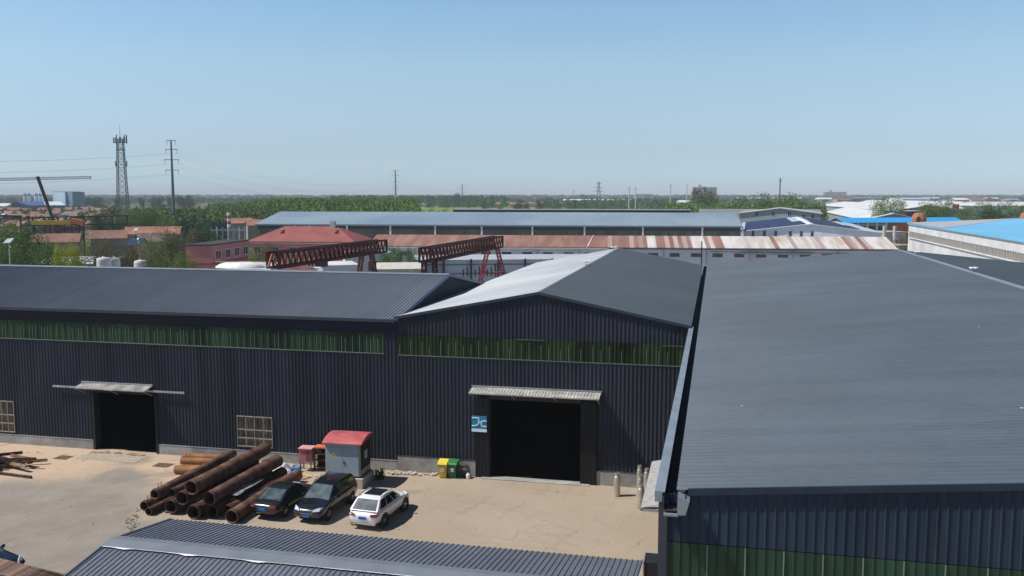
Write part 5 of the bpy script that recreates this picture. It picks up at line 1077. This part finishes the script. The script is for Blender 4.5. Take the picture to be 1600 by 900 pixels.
pylon('tiny faint lattice pylon on the skyline left of the grey one', 895, 3000, 297, 306, 3.5, ((300, 4),))
def wire(label, a, b, sag, r=.022, n=24):
    m = MB(); P_ = [a.lerp(b, i/n)-Vector((0, 0, sag*4*(i/n)*(1-i/n))) for i in range(n+1)]
    for u_, v_ in zip(P_, P_[1:]): m.cyl(u_, v_, r, seg=5, cap=False)
    tag(m.out('power_line', wire_m), label, 'power line', 'thin wires strung between the power poles')
lv = ['top', 'second', 'third', 'lowest']
p0 = [v+(gp(-520, 350)-gp(276, 430)) for v in p1]
for i in range(2, 8):
    k, s_ = divmod(i, 2); sd = ('left', 'right')[s_]
    wire('wire from the nearest pole towards the left edge, %s arm, %s tip' % (lv[k], sd), p0[i], p1[i], 5)
    wire('wire between nearest and second pole, %s arm, %s tip' % (lv[k], sd), p1[i], p2[i], 12); wire('wire between second and third pole, %s arm, %s tip' % (lv[k], sd), p2[i], p3[i], 8, r=.03)
# street lamps with solar panels
def solar_lamp(label, px, d, yt, yb, wpx):
    o = empty('solar_lamp', label, 'street lamp', gp(px, d)); h = zz(yt, d); w_ = wpx*d/_f
    MB().cyl((0, 0, 0), (0, 0, h), .10, .07, 8).out('post', greyw_m, o); MB().prism([(-w_/2, -w_*.35, h-.1), (w_/2, -w_*.35, h+.0), (w_/2, w_*.3, h+w_*.5), (-w_/2, w_*.3, h+w_*.4)], (0, 0, .06)).out('solar_panel', M('panel_glare', (.5, .53, .55), .2, .3), o); MB().bar((0, 0, h-.5), (.7, -.5, h-.6), .1).out('lamp_arm', greyw_m, o)
solar_lamp('street lamp with tilted pale solar panel at the left edge among bushes', 18, 122, 379, 0, 13); solar_lamp('small street lamp with white panel above the wide orange roof', 216, 235, 360, 0, 7); solar_lamp('street lamp post in front of the brown roofed house', 219, 180, 374, 0, 3)
solar_lamp('small lamp with white panel above the far left rooftops', 11, 300, 337, 0, 8)
fl_ = MB(); p = gp(214, 178, 0); fl_.bar(p, p+Vector((0, 0, 8)), .08); z = zz(393, 178); fl_.prism([p+Vector((0, 0, z-.2)), p+Vector((.4, -.1, z-1.6)), p+Vector((.9, .1, z+.1)), p+Vector((.35, .1, z+1.2))], (0, .05, 0)); tag(fl_.out('red_flag', M('flag_red', (.50, .08, .04), .7)), 'small red flag on a pole among the bushes', 'flag')
for i, (px, y, d, w_) in enumerate(((1098, 292.5, 2600, 37), (1300, 300, 3400, 34))):
    b = shed('apartment_block', ('pinkish apartment block on the skyline behind the big tree', 'faint pink apartment blocks on the skyline at the right')[i], 'building', gp(px-w_/2, d), gp(px+w_/2, d), 20, zz(y, d), 0, M('dusty_pink_wall', (.36, .26, .26), .8, 0, .15, .02), greyw_m, 'flat', .5); W = b['W']
    for k in range(6): MB().box(W*(.04+.16*k), W*(.13+.16*k), -.4, -.1, 2, zz(y, d)-2).out('window_strip', M('strip_grey', (.22, .2, .22), .6), b)
    MB().box(W*.25, W*.35, 5, 12, zz(y, d), zz(y, d)+7).out('roof_tower', MATS['dusty_pink_wall'], b)
for i, (px, y, d) in enumerate(((1008, 303.5, 2200), (1012, 303.2, 2600))): 
    if i == 0: shed('far_gate_building', 'long thin pale building on the skyline right of the pole pair', 'building', gp(990, d), gp(1018, d), 10, zz(y, d), 0, greyw_m, white_m, 'flat', .5)

# ------------------------------------------------------------------ trees
def leaf_mat(name, c1, c2, scale=.35):
    m = bpy.data.materials.new(name); m.use_nodes = True; N = m.node_tree.nodes; L = m.node_tree.links; b = N['Principled BSDF']
    b.inputs['Roughness'].default_value = .75; b.inputs['Specular IOR Level'].default_value = .2
    ge = N.new('ShaderNodeNewGeometry'); n = N.new('ShaderNodeTexNoise'); n.inputs['Scale'].default_value = scale; n.inputs['Detail'].default_value = 4; L.new(ge.outputs['Position'], n.inputs[0])
    r = N.new('ShaderNodeMapRange'); r.inputs[1].default_value = .3; r.inputs[2].default_value = .7; L.new(n.outputs[0], r.inputs[0])
    x = N.new('ShaderNodeMix'); x.data_type = 'RGBA'; x.inputs[6].default_value = (*c1, 1); x.inputs[7].default_value = (*c2, 1); L.new(r.outputs[0], x.inputs[0])
    L.new(x.outputs[2], b.inputs['Base Color']); tr = N.new('ShaderNodeBsdfTranslucent'); L.new(x.outputs[2], tr.inputs[0])
    ms = N.new('ShaderNodeMixShader'); ms.inputs[0].default_value = .25; L.new(b.outputs[0], ms.inputs[1]); L.new(tr.outputs[0], ms.inputs[2]); L.new(ms.outputs[0], N['Material Output'].inputs[0]); return m
LM = {'dark': leaf_mat('leaf_dark', (.034, .064, .018), (.075, .125, .036)), 'mid': leaf_mat('leaf_mid', (.070, .125, .026), (.16, .235, .062)), 'olive': leaf_mat('leaf_olive', (.085, .088, .040), (.145, .138, .070)),
      'bright': leaf_mat('leaf_bright', (.05, .11, .02), (.12, .22, .05)), 'belt': leaf_mat('leaf_belt', (.035, .10, .025), (.085, .18, .045), .03), 'yellow': leaf_mat('leaf_yellow', (.20, .26, .02), (.38, .42, .04)), 'forest': leaf_mat('leaf_forest', (.07, .155, .026), (.19, .31, .065), .05), 'farwood': leaf_mat('leaf_far', (.025, .055, .026), (.050, .095, .040), .01), 'bluegreen': leaf_mat('leaf_blue', (.016, .044, .018), (.034, .080, .030), .1)}
bark = M('bark', (.10, .08, .06), .9, 0, .25, 3)
def quads_mesh(name, cen, size, m_, seed, upbias=.35, aspect=1.0):
    g_ = np.random.default_rng(seed); n = len(cen); nrm = g_.normal(size=(n, 3)); nrm[:, 2] = abs(nrm[:, 2])+upbias; nrm /= np.linalg.norm(nrm, axis=1)[:, None]
    t = g_.normal(size=(n, 3)); u = np.cross(nrm, t); u /= np.linalg.norm(u, axis=1)[:, None]; v = np.cross(nrm, u); s = (size*g_.uniform(.55, 1.25, n))[:, None]
    co_ = np.empty((n, 4, 3)); co_[:, 0] = cen-u*s*.5; co_[:, 1] = cen-v*s*.32*aspect; co_[:, 2] = cen+u*s*.5; co_[:, 3] = cen+v*s*.32*aspect
    me = bpy.data.meshes.new(name); me.vertices.add(n*4); me.vertices.foreach_set('co', co_.reshape(-1).astype(np.float32)); me.loops.add(n*4); me.loops.foreach_set('vertex_index', np.arange(n*4, dtype=np.int32))
    me.polygons.add(n); me.polygons.foreach_set('loop_start', np.arange(0, n*4, 4, dtype=np.int32)); me.polygons.foreach_set('loop_total', np.full(n, 4, dtype=np.int32)); me.update(); me.validate(); me.materials.append(m_); return me
def crown_points(seed, n, lobes, rad, hgt, z0, lobe_r):
    g_ = np.random.default_rng(seed); pts = []; centers = []
    for i in range(lobes):
        while True:
            q = g_.uniform(-1, 1, 3)
            if np.dot(q, q) < 1: break
        centers.append((q[0]*rad*.75, q[1]*rad*.75, z0+hgt*.5+q[2]*hgt*.40))
    wts = g_.uniform(.5, 1.3, lobes)
    for k, c in enumerate(centers):
        m_ = int(n/lobes*wts[k]); q = g_.normal(size=(m_, 3)); q /= np.linalg.norm(q, axis=1)[:, None]; q *= (g_.uniform(.25, 1, m_)**.45)[:, None]*lobe_r*wts[k]*np.array([1, 1, .8]); pts.append(np.array(c)+q)
    return np.concatenate(pts)
PROTO = {}
def proto(kind, v, shape):   # unit tree: 10 m tall, crown radius by shape
    key = (kind, v, shape)
    if key in PROTO: return PROTO[key]
    rad, z0, hh, lob, n, lr, ls = {'round': (3.3, 1.6, 7.8, 22, 8000, 1.7, .32), 'bush': (4.6, .2, 6.2, 30, 10000, 1.7, .31), 'poplar': (1.7, 1.0, 9.0, 14, 3200, 1.0, .36), 'far': (4.0, .6, 8.6, 16, 2600, 2.0, .7)}[shape]
    cen = crown_points(hash((v, shape)) % 9999 if False else 17*v+len(shape)*101+7, n, lob, rad, hh, z0, lr); cen[:, 2] = np.maximum(cen[:, 2], .1)
    lo_, hi_ = np.percentile(cen, 1, axis=0), np.percentile(cen, 99, axis=0); rr_ = {'round': 4.0, 'bush': 5.0, 'poplar': 2.4, 'far': 5.0}[shape]
    cen[:, 0] = (cen[:, 0]-(lo_[0]+hi_[0])/2)/((hi_[0]-lo_[0])/2)*rr_; cen[:, 1] = (cen[:, 1]-(lo_[1]+hi_[1])/2)/((hi_[1]-lo_[1])/2)*rr_
    zb_ = {'round': 1.3, 'bush': .1, 'poplar': .8, 'far': .3}[shape]; cen[:, 2] = zb_+(cen[:, 2]-lo_[2])/(hi_[2]-lo_[2])*(9.8-zb_)
    me = quads_mesh('crown', cen, ls, LM[kind], v*31+5); b = MB(); b.cyl((0, 0, 0), (.1, .05, 5), .22, .10, 8)
    r_ = random.Random(v)
    for k in range(6): a = r_.uniform(0, 6.28); z = r_.uniform(1.8, 4.5); l_ = rad*.7; b.cyl((.03, .02, z), (math.cos(a)*l_, math.sin(a)*l_, z+2.2), .09, .03, 6)
    tm = bpy.data.meshes.new('trunk'); tm.from_pydata(b.v, [], b.f); tm.materials.append(bark); PROTO[key] = (me, tm); return PROTO[key]
tseed = [0]
def tree(label, px, ytop, d, wpx, kind='mid', shape='round', name='tree', cat='tree', grp=None, bare=False):
    tseed[0] += 1; me, tm = proto(kind, tseed[0] % 4, shape); h = zz(ytop, d); r_ = {'round': 4.0, 'bush': 5.0, 'poplar': 2.4, 'far': 5.0}[shape]; sx = wpx*d/_f/2/r_
    o = empty(name, label, cat, gp(px, d), tseed[0]*1.7, grp); o.scale = (sx, sx, h/10.0)
    c = bpy.data.objects.new('crown', me); COL.objects.link(c); c.parent = o
    if not bare: t = bpy.data.objects.new('trunk', tm); COL.objects.link(t); t.parent = o
G1 = 'trees and bushes behind the left hall'
for a in ((12, 350, 150, 80, 'mid', 'bush', 'broad green tree at the left edge below the crane'), (48, 357, 158, 60, 'dark', 'bush', 'dark leafy tree behind the left solar lamp'), (2, 376, 130, 60, 'mid', 'bush', 'low green bush at the left edge around the solar lamp'), (36, 384, 128, 66, 'dark', 'bush', 'dark bush left of the yellow hedge'), (66, 382, 132, 60, 'mid', 'bush', 'glossy green bush just left of the yellow hedge'),
          (88, 386, 134, 40, 'dark', 'bush', 'dark green bush touching the yellow hedge'), (148, 379, 142, 60, 'olive', 'bush', 'brownish thin-leaved bush right of the yellow hedge'), (178, 375, 148, 66, 'olive', 'bush', 'brownish bush above the pair of white tanks'), (204, 384, 150, 44, 'olive', 'bush', 'brownish bush between the tank pair and the single tank'), (240, 374, 160, 50, 'mid', 'bush', 'green bush above the single white tank'), (262, 366, 170, 56, 'olive', 'bush', 'tall olive bush left of the pink block'), (276, 352, 205, 54, 'olive', 'bush', 'olive tree at the foot of the steel pole'), (306, 360, 225, 50, 'olive', 'bush', 'olive tree above the pink block'),
          (330, 358, 228, 54, 'dark', 'bush', 'darker tree above the right half of the pink block'), (285, 396, 140, 60, 'mid', 'bush', 'low shrub in front of the pink block'), (252, 392, 142, 50, 'olive', 'bush', 'low olive shrub left of the pink block'),
          (180, 322, 330, 56, 'dark', 'bush', 'dark tree left of the lattice mast foot'), (160, 333, 300, 30, 'dark', 'round', 'small dark tree left of the dark mast trees'), (212, 328, 345, 60, 'mid', 'bush', 'green tree behind the lattice mast'), (238, 325, 330, 56, 'dark', 'bush', 'dark tree between mast and steel pole'), (262, 338, 310, 42, 'mid', 'bush', 'lighter tree left of the steel pole'), (20, 349, 240, 60, 'olive', 'bush', 'olive tree behind the left steel frames'), (398, 386, 176, 24, 'mid', 'round', 'small leafy tree in front of the pink house left corner'), (417, 381, 172, 36, 'olive', 'round', 'fuzzy olive tree before the pink house windows'),
          (618, 384, 168, 32, 'bright', 'round', 'bright green bush between the two red girders'), (640, 389, 166, 26, 'bright', 'round', 'smaller bright green bush beside the panel store'), (603, 388, 170, 22, 'bright', 'round', 'small bright bush behind the first girder end'), (1404, 368, 262, 22, 'olive', 'bush', 'small olive bush by the concrete columns')):
    tree(a[6], a[0], a[1], a[2], a[3], a[4], a[5], 'bush' if a[5] == 'bush' else 'tree', 'bush' if a[5] == 'bush' else 'tree', G1)
for i, (px, y, w_) in enumerate(((98, 385, 36), (112, 383, 34), (126, 386, 26))): tree('%s yellow flowering shrub of the hedge at the left' % ('left', 'middle', 'right')[i], px, y-1, 124, w_, 'yellow', 'bush', 'yellow_shrub', 'shrub', 'yellow flowering hedge')
G2 = 'roadside trees at the right'
for px, y, d, w_, k, lb in ((1372, 311, 320, 26, 'mid', 'tall leafy tree, left of the leftmost roadside pair'), (1388, 312, 322, 28, 'mid', 'tall leafy tree, right of the leftmost roadside pair'), (1440, 318, 325, 22, 'mid', 'slim roadside tree above the rusty hopper'), (1456, 315, 322, 28, 'mid', 'roadside tree in the middle behind the blue roof'), (1474, 316, 326, 26, 'mid', 'roadside tree at the right end of the blue roof'), (1498, 325, 320, 22, 'mid', 'low roadside tree right of the blue roof'), (1530, 319, 324, 30, 'mid', 'broad roadside tree above the pale blue roof'), (1550, 321, 322, 26, 'dark', 'darker roadside tree beside the broad one'), (1574, 319, 326, 30, 'mid', 'roadside tree left of the right edge'), (1594, 320, 330, 24, 'dark', 'roadside tree at the right edge'), (1273, 322, 372, 16, 'dark', 'dark tree at the right end of the grey gabled hall')):
    tree(lb, px, y-(2 if px > 1300 else 0), d+(42 if px > 1300 else 0), w_*1.35, k, 'round', grp=G2)
for px, y, d, w_, k, lb in ((1092, 293.5, 640, 30, 'olive', 'tall tree with thin crown under the apartment block'), (1107, 300, 642, 26, 'mid', 'round dark tree right of the tall thin one'), (1080, 302, 655, 22, 'mid', 'tree left of the tall thin one'), (1186, 303, 520, 44, 'mid', 'pale green tree rising above the right wood'), (1160, 307, 540, 34, 'mid', 'low tree left of the pale one in the right wood'), (1230, 305, 540, 40, 'mid', 'tree above the right half of the grey gabled hall'), (712, 302.5, 1230, 17, 'bluegreen', 'largest dark round tree on the horizon by the small power pole'), (725, 306, 1235, 12, 'bluegreen', 'smaller dark round tree right of the largest one'), (758, 316, 760, 13, 'dark', 'dark tree alone in the field left'), (762, 310, 1700, 14, 'bluegreen', 'small dark tree on the skyline beyond the field'), (810, 313, 900, 15, 'bluegreen', 'dark tree in the field among the red houses'), (823, 314, 900, 9, 'bluegreen', 'slim dark tree right of the tree among the red houses'), (845, 312, 900, 17, 'bluegreen', 'round dark tree right of the red houses'), (911, 304, 2200, 10, 'bluegreen', 'tiny round tree on the skyline left of the lattice pylon'), (782, 318, 750, 10, 'mid', 'small green tree in the field right of the lone dark one')):
    tree(lb, px, y, d, w_, k, 'far', grp='single trees in the far fields')
words = ['first', 'second', 'third', 'fourth', 'fifth', 'sixth', 'seventh', 'eighth', 'ninth', 'tenth']
for i, (px, y, w_) in enumerate(((130, 308.5, 11), (139, 309, 12), (148, 308, 13), (157, 307.5, 13), (164, 308.5, 11))): tree('dark round tree, %s from the left in the row left of the mast' % words[i], px, y, 1080, w_, 'bluegreen', 'far', grp='dark tree row left of the mast')
for i, (px, y, w_) in enumerate(((188, 310, 9), (227, 309, 8), (246, 308, 12), (258, 306, 16), (272, 308, 12), (288, 306, 15), (301, 305.5, 17))): tree('dark round tree, %s from the left in the group round the steel pole' % words[i], px, y, 1000, w_, 'bluegreen', 'far', grp='dark tree group round the steel pole')
# woods too dense to count: one object each
def wood(name, label, x0, x1, d0, d1, n, h0, h1, m_, leaf, per, seed, w_=2.2, kind='wood', asp=1.6, prof=None):
    g_ = np.random.default_rng(seed); px = g_.uniform(x0, x1, n); dd = np.sqrt(g_.uniform(d0**2, d1**2, n)); H_ = g_.uniform(h0, h1, n)
    if prof is not None: H_ = H_*prof(px, dd)
    ce = np.empty((n, per, 3)); base = np.array([tuple(gp(a, b)) for a, b in zip(px, dd)])
    t = g_.uniform(.06, 1, (n, per)); rad = w_*np.sqrt(np.clip(1-t**2.2, .02, 1))*g_.uniform(.2, 1, (n, per)); an = g_.uniform(0, 6.283, (n, per))
    ce[:, :, 0] = base[:, None, 0]+rad*np.cos(an); ce[:, :, 1] = base[:, None, 1]+rad*np.sin(an); ce[:, :, 2] = t*H_[:, None]
    me = quads_mesh(name, ce.reshape(-1, 3), leaf, m_, seed+1, .2, asp); o = bpy.data.objects.new(name, me); COL.objects.link(o); tag(o, label, kind, kind='stuff'); return o
wood('poplar_wood', 'dense young poplar wood behind the long hall left of centre', 330, 655, 470, 760, 1500, 12.5, 15.5, LM['forest'], 1.05, 110, 3, 1.9, prof=lambda p, d: np.clip((p-180)/250, .72, 1))
wood('mixed_wood', 'mixed pale green wood behind the steel power pole', 215, 480, 400, 520, 420, 8, 11.5, LM['mid'], 1.0, 130, 8, 3.0)
wood('dark_thicket', 'dark low thicket between steel pole and orange roofs', 282, 362, 330, 370, 90, 5.5, 7.5, LM['bluegreen'], .8, 150, 9, 2.6)
wood('right_wood', 'dense green wood behind the grey gabled hall at the right', 1040, 1285, 470, 700, 620, 9.5, 12.5, LM['forest'], 1.0, 120, 12, 2.8)
wood('dark_wood', 'darker tree belt behind the green field', 520, 790, 1150, 1450, 300, 12, 16, LM['belt'], 1.8, 130, 14, 5)
wood('field_wood', 'dark copses behind the field right of centre', 850, 1085, 1000, 1300, 260, 7, 12, LM['belt'], 1.7, 110, 15, 5)
wood('village_trees', 'scattered small trees between the far left village houses', -40, 215, 380, 900, 170, 4.5, 8.5, LM['dark'], 1.0, 90, 16, 2.6)
wood('hedgerow', 'low hedges and shrubs scattered over the green field', 655, 1130, 520, 1000, 260, 1.5, 3.2, LM['forest'], .9, 40, 17, 3.0)
wood('far_woods', 'hazy belts of distant trees along the whole horizon', -80, 1680, 1500, 2400, 1100, 6, 11, LM['farwood'], 2.6, 90, 18, 10)
wood('horizon_woods', 'faint farthest tree line on the horizon', -80, 1680, 2600, 5200, 1500, 9, 15, LM['farwood'], 5, 60, 19, 24)
# distant settlement specks at the right
fs = random.Random(21)
for i in range(12):
    px = 1290+i*26+fs.uniform(-6, 6); d = fs.uniform(1300, 2100); z = fs.uniform(5, 9)
    shed('distant_building', 'faint distant low building, %s from the left along the right skyline' % (words+['eleventh', 'twelfth'])[i], 'building', gp(px-12, d), gp(px+10, d), 25, z, z+3, (white_m, vwall, MATS['dull_brick'])[i % 3], (ww, tile[1], greyw_m, MATS['steel_blue_roof'])[i % 4], group='distant low buildings along the right skyline')

# ------------------------------------------------------------------ haze
hm = bpy.data.materials.new('haze_air'); hm.use_nodes = True; N = hm.node_tree.nodes; N.remove(N['Principled BSDF'])
pvn = N.new('ShaderNodeVolumePrincipled'); pvn.inputs['Color'].default_value = (.88, .96, 1.0, 1); pvn.inputs['Density'].default_value = .00016; pvn.inputs['Anisotropy'].default_value = -.12
hm.node_tree.links.new(pvn.outputs[0], N['Material Output'].inputs['Volume'])
hz = MB().box(-17500, 17500, -17500, 17500, -1, 66).out('haze', hm); tag(hz, kind='stuff', label='pale blue air haze over the whole district')
